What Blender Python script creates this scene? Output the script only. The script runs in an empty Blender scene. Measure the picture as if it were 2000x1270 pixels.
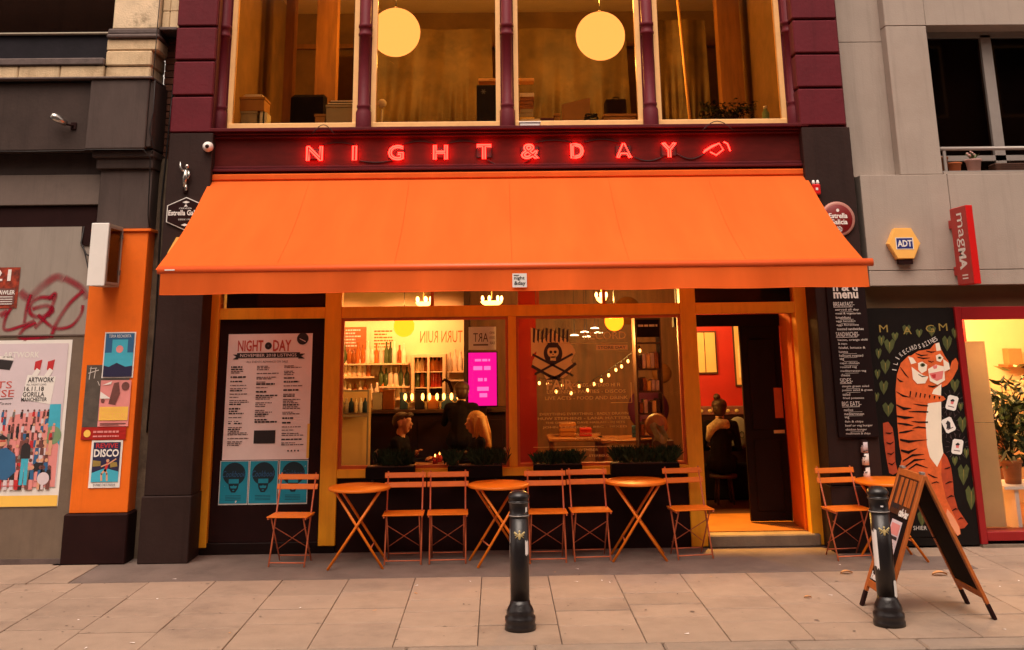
import bpy, bmesh, math, random
import numpy as np
from mathutils import Vector, Matrix
random.seed(7)
R = math.radians
S = bpy.context.scene
COL = S.collection

# ------------------------------------------------------------------ camera
cd = bpy.data.cameras.new('camera')
cd.sensor_width = 36; cd.lens = 37.62; cd.shift_y = -0.2725
cd.clip_start = 0.05; cd.clip_end = 3000
cam = bpy.data.objects.new('camera', cd); COL.objects.link(cam)
cam.location = (0, -11.9, 2.15)
cam.rotation_euler = (R(105.0), R(0.686), R(-0.756))
S.camera = cam

# ------------------------------------------------------------------ sky, sun, exposure
SUN_EL, SUN_AZ = 61, 192          # azimuth measured from +Y clockwise, so 180 is behind the camera
wd = bpy.data.worlds.new('World'); S.world = wd; wd.use_nodes = True
nt = wd.node_tree; nt.nodes.clear()
sky = nt.nodes.new('ShaderNodeTexSky'); sky.sky_type = 'NISHITA'; sky.sun_disc = False
sky.sun_elevation = R(SUN_EL); sky.sun_rotation = R(SUN_AZ); sky.dust_density = 3.0
hs = nt.nodes.new('ShaderNodeHueSaturation'); hs.inputs['Saturation'].default_value = 0.12
tm = nt.nodes.new('ShaderNodeMixRGB'); tm.blend_type = 'MULTIPLY'; tm.inputs[0].default_value = 1
tm.inputs[2].default_value = (1.0, 0.80, 0.66, 1)      # overcast, warm late light
bg = nt.nodes.new('ShaderNodeBackground'); bg.inputs[1].default_value = 0.13
wo = nt.nodes.new('ShaderNodeOutputWorld')
nt.links.new(sky.outputs[0], hs.inputs['Color']); nt.links.new(hs.outputs[0], tm.inputs[1])
nt.links.new(tm.outputs[0], bg.inputs[0]); nt.links.new(bg.outputs[0], wo.inputs[0])
sl = bpy.data.lights.new('sun', 'SUN'); sl.energy = 1.5; sl.angle = R(50); sl.color = (1, .86, .74)
so = bpy.data.objects.new('sun', sl); COL.objects.link(so)
so.rotation_euler = (R(90 - SUN_EL), 0, R(180 - SUN_AZ) )
so.location = (0, -20, 30)
S.view_settings.view_transform = 'Standard'; S.view_settings.look = 'None'
S.view_settings.exposure = 0.80; S.view_settings.gamma = 1.0
S.cycles.use_denoising = True
S.cycles.max_bounces = 6; S.cycles.transparent_max_bounces = 12; S.cycles.sample_clamp_indirect = 6

# ------------------------------------------------------------------ materials
def lin(c):
    return tuple(((v / 255) / 12.92 if v / 255 <= .04045 else ((v / 255 + .055) / 1.055) ** 2.4) for v in c)
MATS = {}
def mat(name, col, rough=.6, var=.12, scale=6., bump=0., bscale=60., metal=0., spec=.5, dirt=0., coat=0., rnd=0., stretch=None, dirtcol=None, dscale=1.7, streak=0.):
    """Principled with noise-varied colour, fine relief and optional blotchy dirt."""
    m = bpy.data.materials.new(name); m.use_nodes = True
    n = m.node_tree.nodes; L = m.node_tree.links
    p = n['Principled BSDF']
    tc = n.new('ShaderNodeTexCoord'); vec = tc.outputs['Object']
    oi = n.new('ShaderNodeObjectInfo')
    ad = n.new('ShaderNodeVectorMath'); ad.operation = 'ADD'
    L.new(vec, ad.inputs[0]); L.new(oi.outputs['Location'], ad.inputs[1]); vec = ad.outputs[0]
    if stretch:
        mp = n.new('ShaderNodeMapping'); mp.inputs['Scale'].default_value = stretch; L.new(vec, mp.inputs[0]); vec = mp.outputs[0]
    nz = n.new('ShaderNodeTexNoise'); nz.inputs['Scale'].default_value = scale; nz.inputs['Detail'].default_value = 6; nz.inputs['Roughness'].default_value = .65
    L.new(vec, nz.inputs['Vector'])
    cr = n.new('ShaderNodeValToRGB'); cr.color_ramp.elements[0].position = .3; cr.color_ramp.elements[1].position = .72
    cr.color_ramp.elements[0].color = tuple(c * (1 - var) for c in col) + (1,)
    cr.color_ramp.elements[1].color = tuple(min(1, c * (1 + var)) for c in col) + (1,)
    L.new(nz.outputs['Fac'], cr.inputs[0]); out = cr.outputs[0]
    if rnd:
        hv = n.new('ShaderNodeHueSaturation'); mr = n.new('ShaderNodeMapRange')
        mr.inputs[3].default_value = 1 - rnd; mr.inputs[4].default_value = 1 + rnd
        L.new(oi.outputs['Random'], mr.inputs[0]); L.new(mr.outputs[0], hv.inputs['Value']); L.new(out, hv.inputs['Color']); out = hv.outputs[0]
    if dirt:
        n2 = n.new('ShaderNodeTexNoise'); n2.inputs['Scale'].default_value = dscale; n2.inputs['Detail'].default_value = 8; n2.inputs['Roughness'].default_value = .7
        L.new(vec, n2.inputs['Vector'])
        r2 = n.new('ShaderNodeValToRGB'); r2.color_ramp.elements[0].position = .52; r2.color_ramp.elements[1].position = .74
        r2.color_ramp.elements[0].color = (0, 0, 0, 1); r2.color_ramp.elements[1].color = (dirt,) * 3 + (1,)
        L.new(n2.outputs['Fac'], r2.inputs[0])
        mx = n.new('ShaderNodeMixRGB'); mx.inputs[2].default_value = tuple(dirtcol or [c * .35 for c in col]) + (1,)
        L.new(r2.outputs[0], mx.inputs[0]); L.new(out, mx.inputs[1]); out = mx.outputs[0]
    if streak:                              # rain runs down the face
        ms = n.new('ShaderNodeMapping'); ms.inputs['Scale'].default_value = (11, 11, .55); L.new(ad.outputs[0], ms.inputs[0])
        n3 = n.new('ShaderNodeTexNoise'); n3.inputs['Scale'].default_value = 1.0; n3.inputs['Detail'].default_value = 7; n3.inputs['Roughness'].default_value = .7; L.new(ms.outputs[0], n3.inputs['Vector'])
        r3 = n.new('ShaderNodeValToRGB'); r3.color_ramp.elements[0].position = .52; r3.color_ramp.elements[1].position = .78
        r3.color_ramp.elements[0].color = (0, 0, 0, 1); r3.color_ramp.elements[1].color = (streak,) * 3 + (1,); L.new(n3.outputs['Fac'], r3.inputs[0])
        m3 = n.new('ShaderNodeMixRGB'); m3.inputs[2].default_value = tuple(c * .45 for c in col) + (1,); L.new(r3.outputs[0], m3.inputs[0]); L.new(out, m3.inputs[1]); out = m3.outputs[0]
    L.new(out, p.inputs['Base Color'])
    p.inputs['Roughness'].default_value = rough; p.inputs['Metallic'].default_value = metal
    p.inputs['Specular IOR Level'].default_value = spec
    if coat: p.inputs['Coat Weight'].default_value = coat
    if bump:
        nb = n.new('ShaderNodeTexNoise'); nb.inputs['Scale'].default_value = bscale; nb.inputs['Detail'].default_value = 5
        L.new(vec, nb.inputs['Vector'])
        b = n.new('ShaderNodeBump'); b.inputs['Strength'].default_value = bump; b.inputs['Distance'].default_value = .01
        L.new(nb.outputs['Fac'], b.inputs['Height']); L.new(b.outputs[0], p.inputs['Normal'])
    MATS[name] = m; return m
def emit(name, col, strength=1.):
    m = bpy.data.materials.new(name); m.use_nodes = True
    n = m.node_tree.nodes; n.clear(); o = n.new('ShaderNodeOutputMaterial'); e = n.new('ShaderNodeEmission')
    e.inputs[0].default_value = tuple(col) + (1,); e.inputs[1].default_value = strength
    m.node_tree.links.new(e.outputs[0], o.inputs[0]); MATS[name] = m; return m
def glass(name, tint=(1, 1, 1), spec=.08, rough=.02):
    m = bpy.data.materials.new(name); m.use_nodes = True
    n = m.node_tree.nodes; n.clear(); L = m.node_tree.links
    o = n.new('ShaderNodeOutputMaterial'); t = n.new('ShaderNodeBsdfTransparent'); g = n.new('ShaderNodeBsdfGlossy')
    t.inputs[0].default_value = tuple(tint) + (1,); g.inputs['Roughness'].default_value = rough
    f = n.new('ShaderNodeFresnel'); f.inputs[0].default_value = 1.26
    x = n.new('ShaderNodeMixShader'); L.new(f.outputs[0], x.inputs[0]); L.new(t.outputs[0], x.inputs[1]); L.new(g.outputs[0], x.inputs[2])
    L.new(x.outputs[0], o.inputs[0]); MATS[name] = m; return m
def fabric(name, col, trans=.35):
    m = bpy.data.materials.new(name); m.use_nodes = True
    n = m.node_tree.nodes; n.clear(); L = m.node_tree.links
    o = n.new('ShaderNodeOutputMaterial'); d = n.new('ShaderNodeBsdfDiffuse'); t = n.new('ShaderNodeBsdfTranslucent')
    tc = n.new('ShaderNodeTexCoord'); nz = n.new('ShaderNodeTexNoise'); nz.inputs['Scale'].default_value = 1.3; nz.inputs['Detail'].default_value = 5
    mp = n.new('ShaderNodeMapping'); mp.inputs['Scale'].default_value = (2.2, .5, .5); L.new(tc.outputs['Object'], mp.inputs[0]); L.new(mp.outputs[0], nz.inputs['Vector'])
    cr = n.new('ShaderNodeValToRGB'); cr.color_ramp.elements[0].position = .3; cr.color_ramp.elements[1].position = .7
    cr.color_ramp.elements[0].color = tuple(c * .84 for c in col) + (1,); cr.color_ramp.elements[1].color = tuple(col) + (1,)
    L.new(nz.outputs['Fac'], cr.inputs[0]); L.new(cr.outputs[0], d.inputs[0]); L.new(cr.outputs[0], t.inputs[0])
    wv = n.new('ShaderNodeTexNoise'); wv.inputs['Scale'].default_value = 3; L.new(mp.outputs[0], wv.inputs['Vector'])
    b = n.new('ShaderNodeBump'); b.inputs['Strength'].default_value = .25; b.inputs['Distance'].default_value = .03; L.new(wv.outputs['Fac'], b.inputs['Height']); L.new(b.outputs[0], d.inputs['Normal'])
    x = n.new('ShaderNodeMixShader'); x.inputs[0].default_value = trans
    L.new(d.outputs[0], x.inputs[1]); L.new(t.outputs[0], x.inputs[2]); L.new(x.outputs[0], o.inputs[0]); MATS[name] = m; return m
def spray(name, col):
    """Spray paint: opacity follows the stroke's own soft edge (vertex attribute 'edge')."""
    m = bpy.data.materials.new(name); m.use_nodes = True
    n = m.node_tree.nodes; n.clear(); L = m.node_tree.links
    o = n.new('ShaderNodeOutputMaterial'); d = n.new('ShaderNodeBsdfDiffuse'); t = n.new('ShaderNodeBsdfTransparent')
    d.inputs[0].default_value = tuple(col) + (1,)
    a = n.new('ShaderNodeAttribute'); a.attribute_name = 'edge'
    pw = n.new('ShaderNodeMath'); pw.operation = 'POWER'; pw.inputs[1].default_value = .8; L.new(a.outputs['Fac'], pw.inputs[0])
    x = n.new('ShaderNodeMixShader'); L.new(pw.outputs[0], x.inputs[0]); L.new(t.outputs[0], x.inputs[1]); L.new(d.outputs[0], x.inputs[2])
    L.new(x.outputs[0], o.inputs[0]); MATS[name] = m; return m

mat('burgundy', lin((100, 30, 40)), .55, .12, 3, .25, 25, dirt=.25, spec=.2, streak=0.4)
mat('burgundy_dark', lin((84, 20, 26)), .5, .15, 4, .2, 30, dirt=.3, spec=.2)
mat('fascia_red', lin((86, 22, 18)), .6, .2, 5, .15, 40, dirt=.4, stretch=(1, 1, 4), spec=.15)
mat('black_paint', lin((50, 35, 32)), .6, .15, 3, .25, 30, dirt=.3, dirtcol=lin((66, 50, 44)), spec=.15, streak=0.5)
mat('black_gloss', lin((26, 12, 10)), .5, .2, 4, .1, 40, spec=.15)
mat('near_black', lin((38, 17, 16)), .7, .2, 4, .1, 40, spec=.12)
mat('mustard', lin((244, 164, 22)), .5, .1, 2.5, .12, 25, dirt=.3, dirtcol=lin((170, 95, 20)), stretch=(2, 2, .6), streak=0.35)
mat('cream_frame', lin((242, 188, 122)), .5, .08, 5, .1, 30)
mat('orange_wood', lin((190, 90, 30)), .5, .15, 5, .1, 30)
mat('stone_step', lin((120, 105, 90)), .8, .25, 5, .4, 40, dirt=.5)
mat('flagstone', lin((154, 131, 113)), .85, .10, 5, .35, 90, dirt=.6, rnd=.085, dirtcol=lin((104, 85, 74)), dscale=1.1)
mat('mortar', lin((78, 64, 56)), .95, .2, 12, .3, 80)
mat('forecourt', lin((112, 96, 88)), .9, .18, 3, .5, 110, dirt=.55, dirtcol=lin((68, 56, 52)))
mat('kerb', lin((140, 122, 108)), .85, .12, 6, .4, 90, rnd=.08, dirt=.3)
mat('asphalt', (.05, .048, .046), .9, .3, 14, .6, 140)
mat('ground', (.07, .065, .06), .95, .2, 2)
mat('orange_paint', lin((236, 110, 14)), .5, .06, 3, .1, 30, dirt=.35, dirtcol=lin((190, 80, 20)), dscale=2.5, streak=0.35)
mat('grey_paint', lin((82, 69, 65)), .6, .14, 3, .2, 30, dirt=.35, stretch=(1.5, 1, .6), spec=.2, streak=0.6)
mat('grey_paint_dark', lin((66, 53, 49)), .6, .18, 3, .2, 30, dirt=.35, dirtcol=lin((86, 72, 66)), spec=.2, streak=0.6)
mat('shutter_metal', lin((150, 138, 128)), .55, .10, 2.2, .1, 30, dirt=.4, dirtcol=lin((118, 102, 90)), stretch=(1, 1, .5), streak=0.45)
mat('shutter_lower', lin((124, 106, 90)), .7, .14, 3, .5, 130, dirt=.5, dirtcol=lin((90, 74, 62)), streak=0.4)
mat('taupe_band', lin((108, 92, 84)), .7, .12, 3, .1, 30, dirt=.4, streak=0.5)
mat('sandstone', lin((214, 186, 148)), .85, .12, 5, .5, 60, dirt=.7, dirtcol=lin((140, 108, 76)), dscale=2.2, streak=0.5)
mat('sandstone_worn', lin((226, 200, 166)), .85, .15, 5, .6, 50, dirt=1., dirtcol=lin((88, 68, 42)), dscale=3.2)
mat('lead', lin((92, 76, 72)), .6, .3, 9, .3, 50)
mat('grime_wall', lin((112, 94, 76)), .9, .3, 6, .6, 50, dirt=.8, dirtcol=lin((48, 38, 32)), streak=0.6)
mat('brick', lin((92, 52, 34)), .9, .25, 8, .5, 70, rnd=.2)
mat('concrete', lin((166, 151, 140)), .85, .06, 2.5, .2, 70, dirt=.25, dirtcol=lin((142, 122, 108)), dscale=1.2, streak=0.35)
mat('beige_soffit', lin((130, 98, 66)), .8, .1, 3)
mat('window_alu', lin((160, 150, 144)), .4, .08, 6, metal=.3)
mat('dark_blind', lin((34, 24, 24)), .8, .1, 5)
mat('dark_navy', lin((32, 28, 34)), .7, .3, 3, .2, 30, spec=.2)
mat('shop_red', lin((140, 18, 22)), .4, .1, 5)
mat('sign_red', lin((205, 22, 22)), .35, .05, 5)
mat('sign_red_dim', lin((170, 34, 28)), .4, .08, 5)
mat('white', lin((232, 226, 220)), .5, .04, 5)
mat('paper', lin((236, 226, 222)), .7, .05, 3, .25, 12)
mat('ink', lin((40, 32, 34)), .7, .1, 8)
mat('ink_soft', lin((96, 74, 76)), .7, .1, 8)
mat('ink_red', lin((196, 78, 66)), .7, .1, 8)
mat('teal', lin((16, 146, 174)), .6, .12, 6, .15, 14)
mat('teal_dark', lin((10, 40, 52)), .6, .12, 6)
mat('chrome', lin((190, 186, 180)), .25, .1, 6, metal=.9)
mat('alarm_yellow', lin((246, 186, 96)), .4, .06, 4)
mat('alarm_blue', lin((40, 48, 120)), .4, .06, 4)
mat('chair_orange', lin((238, 122, 10)), .45, .08, 9, dirt=.2, dirtcol=lin((190, 90, 40)), dscale=6)
mat('chair_wire', lin((204, 104, 66)), .45, .18, 12, dirt=.4, dirtcol=lin((140, 84, 66)), dscale=9)
mat('bollard', lin((30, 25, 26)), .32, .25, 9, .15, 50, dirt=.25, dirtcol=lin((70, 58, 54)), dscale=7)
mat('gold', lin((200, 176, 120)), .4, .1, 8)
mat('board_wood', lin((176, 92, 34)), .55, .18, 5, .2, 30, stretch=(4, 4, .6))
mat('dark_wood', lin((70, 38, 22)), .55, .3, 5, .2, 30, stretch=(3, 3, .5))
mat('mid_wood', lin((150, 90, 40)), .5, .2, 4, .1, 30, stretch=(1, 1, 5))
mat('chalkboard', lin((32, 20, 20)), .8, .15, 4, spec=.1)
mat('chalk', lin((214, 204, 196)), .9, .1, 20)
mat('leaf', (.018, .03, .009), .6, .4, 6, rnd=.3, spec=.2)
mat('planter_black', lin((20, 10, 9)), .7, .2, 5, spec=.08)
mat('leaf_light', (.12, .17, .05), .45, .4, 6)
mat('leaf_dry', lin((196, 140, 90)), .7, .3, 30)
mat('terracotta', lin((196, 108, 62)), .8, .12, 8)
mat('pink_pot', lin((206, 160, 150)), .7, .08, 8)
mat('cardboard', lin((176, 126, 74)), .8, .1, 6)
mat('box_grey', lin((168, 156, 138)), .7, .08, 6)
mat('upstairs_wall', lin((124, 92, 52)), .8, .25, 2.5, .3, 12, dirt=.5)
mat('upstairs_wood', lin((140, 92, 44)), .6, .3, 3, .2, 20, stretch=(4, 4, .5))
mat('upstairs_ceiling', lin((226, 196, 150)), .8, .06, 3)
mat('plastic_sheet', lin((96, 74, 40)), .5, .5, 2.2, .3, 12, dirt=.8, spec=.3)
mat('floor_wood', lin((150, 96, 44)), .35, .2, 4, .1, 30)
mat('bar_wall', lin((232, 200, 150)), .7, .06, 3)
mat('room_red', lin((168, 30, 22)), .6, .12, 3)
mat('room_dark', lin((62, 34, 24)), .7, .2, 3)
mat('wood_panel', lin((128, 74, 36)), .5, .35, 2.5, .2, 20, stretch=(5, 5, .6))
fabric('thin_paper', (.95, .92, .90), .55)
mat('skin', lin((214, 158, 126)), .5, .06, 8)
mat('hair_blond', lin((206, 150, 88)), .5, .3, 30, .4, 90, stretch=(6, 6, .6))
mat('hair_brown', lin((70, 42, 26)), .5, .3, 30, .4, 90)
mat('cloth_dark', lin((26, 18, 20)), .9, .3, 8, .3, 60, spec=.1)
mat('cloth_grey', lin((120, 116, 108)), .8, .15, 8, .2, 60)
mat('fur', lin((214, 190, 150)), .9, .3, 30, 1., 60)
mat('purple', lin((92, 24, 62)), .6, .1, 4)
mat('tiger_orange', lin((216, 96, 38)), .6, .22, 12)
mat('tiger_shade', lin((178, 66, 28)), .6, .25, 12)
mat('tiger_white', lin((238, 226, 206)), .6, .04, 6)
mat('tiger_pink', lin((222, 120, 116)), .6, .05, 6)
mat('tiger_paw', lin((232, 152, 112)), .6, .05, 6)
mat('mural_black', lin((24, 18, 16)), .7, .2, 5, spec=.12)
mat('mural_green', lin((74, 80, 36)), .6, .4, 14)
mat('mural_gold', lin((150, 126, 60)), .6, .2, 9)
mat('blind_cream', lin((216, 176, 122)), .7, .08, 3)
mat('shop_cream', lin((240, 214, 160)), .7, .05, 3)
mat('vinyl', lin((238, 200, 112)), .6, .08, 9)
mat('poster_pink', lin((246, 226, 222)), .65, .06, 3, .3, 9)
mat('poster_mauve', lin((212, 196, 202)), .65, .05, 3, .2, 9)
mat('poster_yellow', lin((244, 194, 84)), .65, .05, 3)
mat('poster_blue', lin((44, 96, 140)), .65, .1, 5)
mat('poster_sky', lin((62, 172, 198)), .65, .1, 5)
mat('poster_navy', lin((34, 30, 66)), .65, .1, 5)
mat('poster_rose', lin((222, 140, 136)), .65, .1, 5)
mat('poster_brown', lin((110, 64, 58)), .65, .3, 14)
mat('poster_red', lin((190, 40, 44)), .65, .1, 5)
mat('poster_fire', lin((150, 50, 24)), .65, .75, 16, dirt=.9, dirtcol=lin((40, 16, 12)), dscale=9)
mat('poster_green', lin((120, 150, 110)), .65, .1, 5)
mat('emblem_red', lin((120, 14, 16)), .4, .1, 5)
mat('emblem_rim', lin((176, 120, 108)), .35, .12, 12)
mat('bottle_green', (.05, .07, .02), .15, .3, 5, rnd=.5)
mat('bottle_amber', (.35, .10, .015), .15, .3, 5, rnd=.4)
mat('bottle_red', (.5, .04, .02), .2, .3, 5, rnd=.4)
mat('bottle_pale', (.7, .55, .35), .2, .2, 5, rnd=.3)
mat('box_blue', lin((40, 70, 96)), .6, .15, 5)
mat('cable', lin((26, 18, 18)), .6, .1, 5)
fabric('awning', lin((253, 119, 55)), .33)
glass('glass'); glass('glass_dark', (.6, .5, .45)); glass('glass_film', (.86, .76, .60), rough=.06)
emit('neon', (20, .15, .09), 1.0)
emit('lantern', (1.5, .58, .18), 1.0)
emit('globe_amber', (3.0, .46, .015), 1.0)
emit('bulb_warm', (8, 3.4, .8), 1.0)
emit('bulb_string', (6, 2.1, .4), 1.0)
emit('flame', (7, 2.2, .35), 1.0)
emit('disc_lamp', (4, 2.6, 1.2), 1.0)
emit('screen_pink', (.62, .004, .17), 1.0)
emit('screen_pale', (.8, .12, .35), 1.0)
spray('spray_red', lin((150, 28, 48)))

# ------------------------------------------------------------------ geometry helpers
WL = {}                                   # world position of every object's origin
def W(o): return WL[o.name] if o is not None else Vector((0, 0, 0))
class MB:
    def __init__(s): s.v = []; s.f = []; s.m = []; s.sm = []
    def add(s, vs, fs, mi=0, smooth=False):
        b = len(s.v); s.v += [tuple(v) for v in vs]
        for f in fs: s.f.append(tuple(b + i for i in f)); s.m.append(mi); s.sm.append(smooth)
        return s
    def box(s, x0, x1, y0, y1, z0, z1, mi=0, bev=0):
        if bev:
            bm = bmesh.new(); bmesh.ops.create_cube(bm, size=1)
            for v in bm.verts: v.co = ((x0 + x1) / 2 + v.co.x * (x1 - x0), (y0 + y1) / 2 + v.co.y * (y1 - y0), (z0 + z1) / 2 + v.co.z * (z1 - z0))
            bmesh.ops.bevel(bm, geom=list(bm.edges), offset=bev, segments=1, affect='EDGES')
            bm.verts.ensure_lookup_table()
            s.add([v.co for v in bm.verts], [[v.index for v in f.verts] for f in bm.faces], mi); bm.free(); return s
        return s.add([(x0, y0, z0), (x1, y0, z0), (x1, y1, z0), (x0, y1, z0), (x0, y0, z1), (x1, y0, z1), (x1, y1, z1), (x0, y1, z1)],
                     [(0, 3, 2, 1), (4, 5, 6, 7), (0, 1, 5, 4), (1, 2, 6, 5), (2, 3, 7, 6), (3, 0, 4, 7)], mi)
    def flat(s, pts, y, mi=0):            # polygon of (x, z) facing -Y
        a = sum(p[0] * q[1] - q[0] * p[1] for p, q in zip(pts, pts[1:] + pts[:1]))
        if a < 0: pts = pts[::-1]
        return s.add([(x, y, z) for x, z in pts], [tuple(range(len(pts)))], mi)
    def rect(s, x0, x1, z0, z1, y, mi=0): return s.flat([(x0, z0), (x1, z0), (x1, z1), (x0, z1)], y, mi)
    def disc(s, x, z, r, y, mi=0, n=20, rz=None): return s.flat([(x + r * math.cos(2 * math.pi * i / n), z + (rz or r) * math.sin(2 * math.pi * i / n)) for i in range(n)], y, mi)
    def prism(s, pts, y0, y1, mi=0):      # (x, z) outline extruded from y0 (front) to y1
        a = sum(p[0] * q[1] - q[0] * p[1] for p, q in zip(pts, pts[1:] + pts[:1]))
        if a < 0: pts = pts[::-1]
        n = len(pts)
        return s.add([(x, y0, z) for x, z in pts] + [(x, y1, z) for x, z in pts],
                     [tuple(range(n)), tuple(range(2 * n - 1, n - 1, -1))] + [(i, i + n, (i + 1) % n + n, (i + 1) % n) for i in range(n)], mi)
    def tube(s, pts, r, n=6, mi=0, smooth=True, closed=False):
        pts = [Vector(p) for p in pts]; k = len(pts)
        rs = r if isinstance(r, (list, tuple)) else [r] * k
        vs = []; up = None
        for i, p in enumerate(pts):
            a = pts[i - 1] if (i or closed) else p; b = pts[(i + 1) % k] if (i < k - 1 or closed) else p
            d = (b - a).normalized()
            if up is None or abs(up.dot(d)) > .99: up = Vector((0, 0, 1)) if abs(d.z) < .9 else Vector((0, 1, 0))
            u = d.cross(up).normalized(); w = u.cross(d).normalized(); up = w
            vs += [p + (u * math.cos(2 * math.pi * j / n) + w * math.sin(2 * math.pi * j / n)) * rs[i] for j in range(n)]
        fs = [(i * n + j, i * n + (j + 1) % n, ((i + 1) % k) * n + (j + 1) % n, ((i + 1) % k) * n + j) for i in range(k if closed else k - 1) for j in range(n)]
        if not closed: fs += [tuple(range(n - 1, -1, -1)), tuple((k - 1) * n + j for j in range(n))]
        return s.add(vs, fs, mi, smooth)
    def lathe(s, prof, c=(0, 0, 0), n=20, mi=0, smooth=True):   # profile of (r, z)
        vs = []; k = len(prof)
        for r, z in prof: vs += [(c[0] + r * math.cos(2 * math.pi * j / n), c[1] + r * math.sin(2 * math.pi * j / n), c[2] + z) for j in range(n)]
        fs = [(i * n + j, i * n + (j + 1) % n, (i + 1) * n + (j + 1) % n, (i + 1) * n + j) for i in range(k - 1) for j in range(n)]
        fs += [tuple(range(n - 1, -1, -1)), tuple((k - 1) * n + j for j in range(n))]
        return s.add(vs, fs, mi, smooth)
    def ell(s, c, r, n=12, m=8, mi=0):
        if not isinstance(r, (list, tuple)): r = (r, r, r)
        vs = [(c[0], c[1], c[2] - r[2])]
        for i in range(1, m):
            t = math.pi * i / m
            vs += [(c[0] + r[0] * math.sin(t) * math.cos(2 * math.pi * j / n), c[1] + r[1] * math.sin(t) * math.sin(2 * math.pi * j / n), c[2] - r[2] * math.cos(t)) for j in range(n)]
        vs.append((c[0], c[1], c[2] + r[2])); T = len(vs) - 1
        fs = [(0, 1 + (j + 1) % n, 1 + j) for j in range(n)] + [(T, 1 + (m - 2) * n + j, 1 + (m - 2) * n + (j + 1) % n) for j in range(n)]
        fs += [(1 + i * n + j, 1 + i * n + (j + 1) % n, 1 + (i + 1) * n + (j + 1) % n, 1 + (i + 1) * n + j) for i in range(m - 2) for j in range(n)]
        return s.add(vs, fs, mi, True)
    def line(s, pts, w, y, mi=0):         # flat stroke through (x, z) points
        for (a, b) in zip(pts, pts[1:]):
            d = Vector((b[0] - a[0], b[1] - a[1]));
            if d.length < 1e-6: continue
            d.normalize(); n = Vector((-d.y, d.x)) * w / 2; e = d * w * .3
            s.flat([(a[0] - n.x - e.x, a[1] - n.y - e.y), (b[0] - n.x + e.x, b[1] - n.y + e.y), (b[0] + n.x + e.x, b[1] + n.y + e.y), (a[0] + n.x - e.x, a[1] + n.y - e.y)], y, mi)
        return s
    def text(s, body, x0, x1, z0, z1, y, mi=0, bold=0., mirror=False, thick=0., shear=0.):
        vs, fs = text_geo(body, bold, thick, shear)
        if not vs: return s
        xs = [v[0] for v in vs]; ys = [v[1] for v in vs]; zs = [v[2] for v in vs]
        ax, bx, az, bz = min(xs), max(xs), min(ys), max(ys); sz = (z1 - z0) / max(1e-6, bz - az)
        out = []
        for a, b, c in vs:
            u = (a - ax) / max(1e-6, bx - ax)
            if mirror: u = 1 - u
            out.append((x0 + u * (x1 - x0), y - c * (thick and 1), z0 + (b - az) * sz))
        if mirror: fs = [f[::-1] for f in fs]
        return s.add(out, fs, mi)
    def greek(s, x0, x1, z0, z1, y, mi=0):      # a printed line too small to read: word-length dashes
        x = x0
        while x < x1 - .004:
            w = min(x1 - x, (z1 - z0) * random.uniform(.8, 3)); s.rect(x, x + w, z0, z1, y, mi); x += w + (z1 - z0) * .45
        return s
    def move(s, M):
        s.v = [tuple(M @ Vector(v)) for v in s.v]; return s
    def build(s, name, m, parent=None, origin='c'):
        vs = s.v; lo = [min(v[i] for v in vs) for i in range(3)]; hi = [max(v[i] for v in vs) for i in range(3)]
        c = Vector(((lo[0] + hi[0]) / 2, (lo[1] + hi[1]) / 2, lo[2] if parent is None else (lo[2] + hi[2]) / 2))
        me = bpy.data.meshes.new(name)
        me.from_pydata([(v[0] - c.x, v[1] - c.y, v[2] - c.z) for v in vs], [], s.f)
        ms = m if isinstance(m, (list, tuple)) else [m]
        for q in ms: me.materials.append(MATS[q])
        me.polygons.foreach_set('material_index', s.m); me.polygons.foreach_set('use_smooth', s.sm)
        me.update()
        o = bpy.data.objects.new(name, me); COL.objects.link(o)
        o.parent = parent; o.location = c - W(parent); WL[o.name] = c
        return o
_TX = {}
def text_geo(body, bold=0., thick=0., shear=0.):
    k = (body, bold, thick, shear)
    if k not in _TX:
        cu = bpy.data.curves.new('t', 'FONT'); cu.body = body; cu.size = 1; cu.offset = bold; cu.resolution_u = 2; cu.extrude = thick; cu.shear = shear
        ob = bpy.data.objects.new('t', cu); me = bpy.data.meshes.new_from_object(ob)
        _TX[k] = ([tuple(v.co) for v in me.vertices], [tuple(p.vertices) for p in me.polygons])
        bpy.data.objects.remove(ob); bpy.data.curves.remove(cu); bpy.data.meshes.remove(me)
    return _TX[k]
def tag(o, label, cat, group=None, kind=None):
    o['label'] = label; o['category'] = cat
    if group: o['group'] = group
    if kind: o['kind'] = kind
    return o
def structure(o): o['kind'] = 'structure'; return o
def thing(name, label, cat, loc=(0, 0, 0), group=None, parent=None):
    o = bpy.data.objects.new(name, None); COL.objects.link(o); o.empty_display_size = .1
    o.location = Vector(loc) - W(parent); o.parent = parent; WL[o.name] = Vector(loc)
    if label: tag(o, label, cat, group)
    return o
def group_part(name, parent, loc=None):
    return thing(name, None, None, loc if loc is not None else W(parent), None, parent)
def copy_tree(o, parent=None):
    c = o.copy(); COL.objects.link(c); c.parent = parent; WL[c.name] = WL[o.name].copy()
    for ch in list(o.children): copy_tree(ch, c)
    return c
def lamp(name, loc, watts, col, parent, size=.05, spot=None):
    l = bpy.data.lights.new(name, 'SPOT' if spot else 'POINT'); l.energy = watts; l.color = col; l.shadow_soft_size = size
    if spot: l.spot_size = R(spot[0]); l.spot_blend = .8
    o = bpy.data.objects.new(name, l); COL.objects.link(o); o.parent = parent; o.location = Vector(loc) - W(parent)
    if spot: o.rotation_euler = (Vector(spot[1]) - Vector(loc)).to_track_quat('-Z', 'Y').to_euler()
    return o
def bx(name, m, parent, *b, bev=0): return MB().box(*b, bev=bev).build(name, m, parent)

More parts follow.
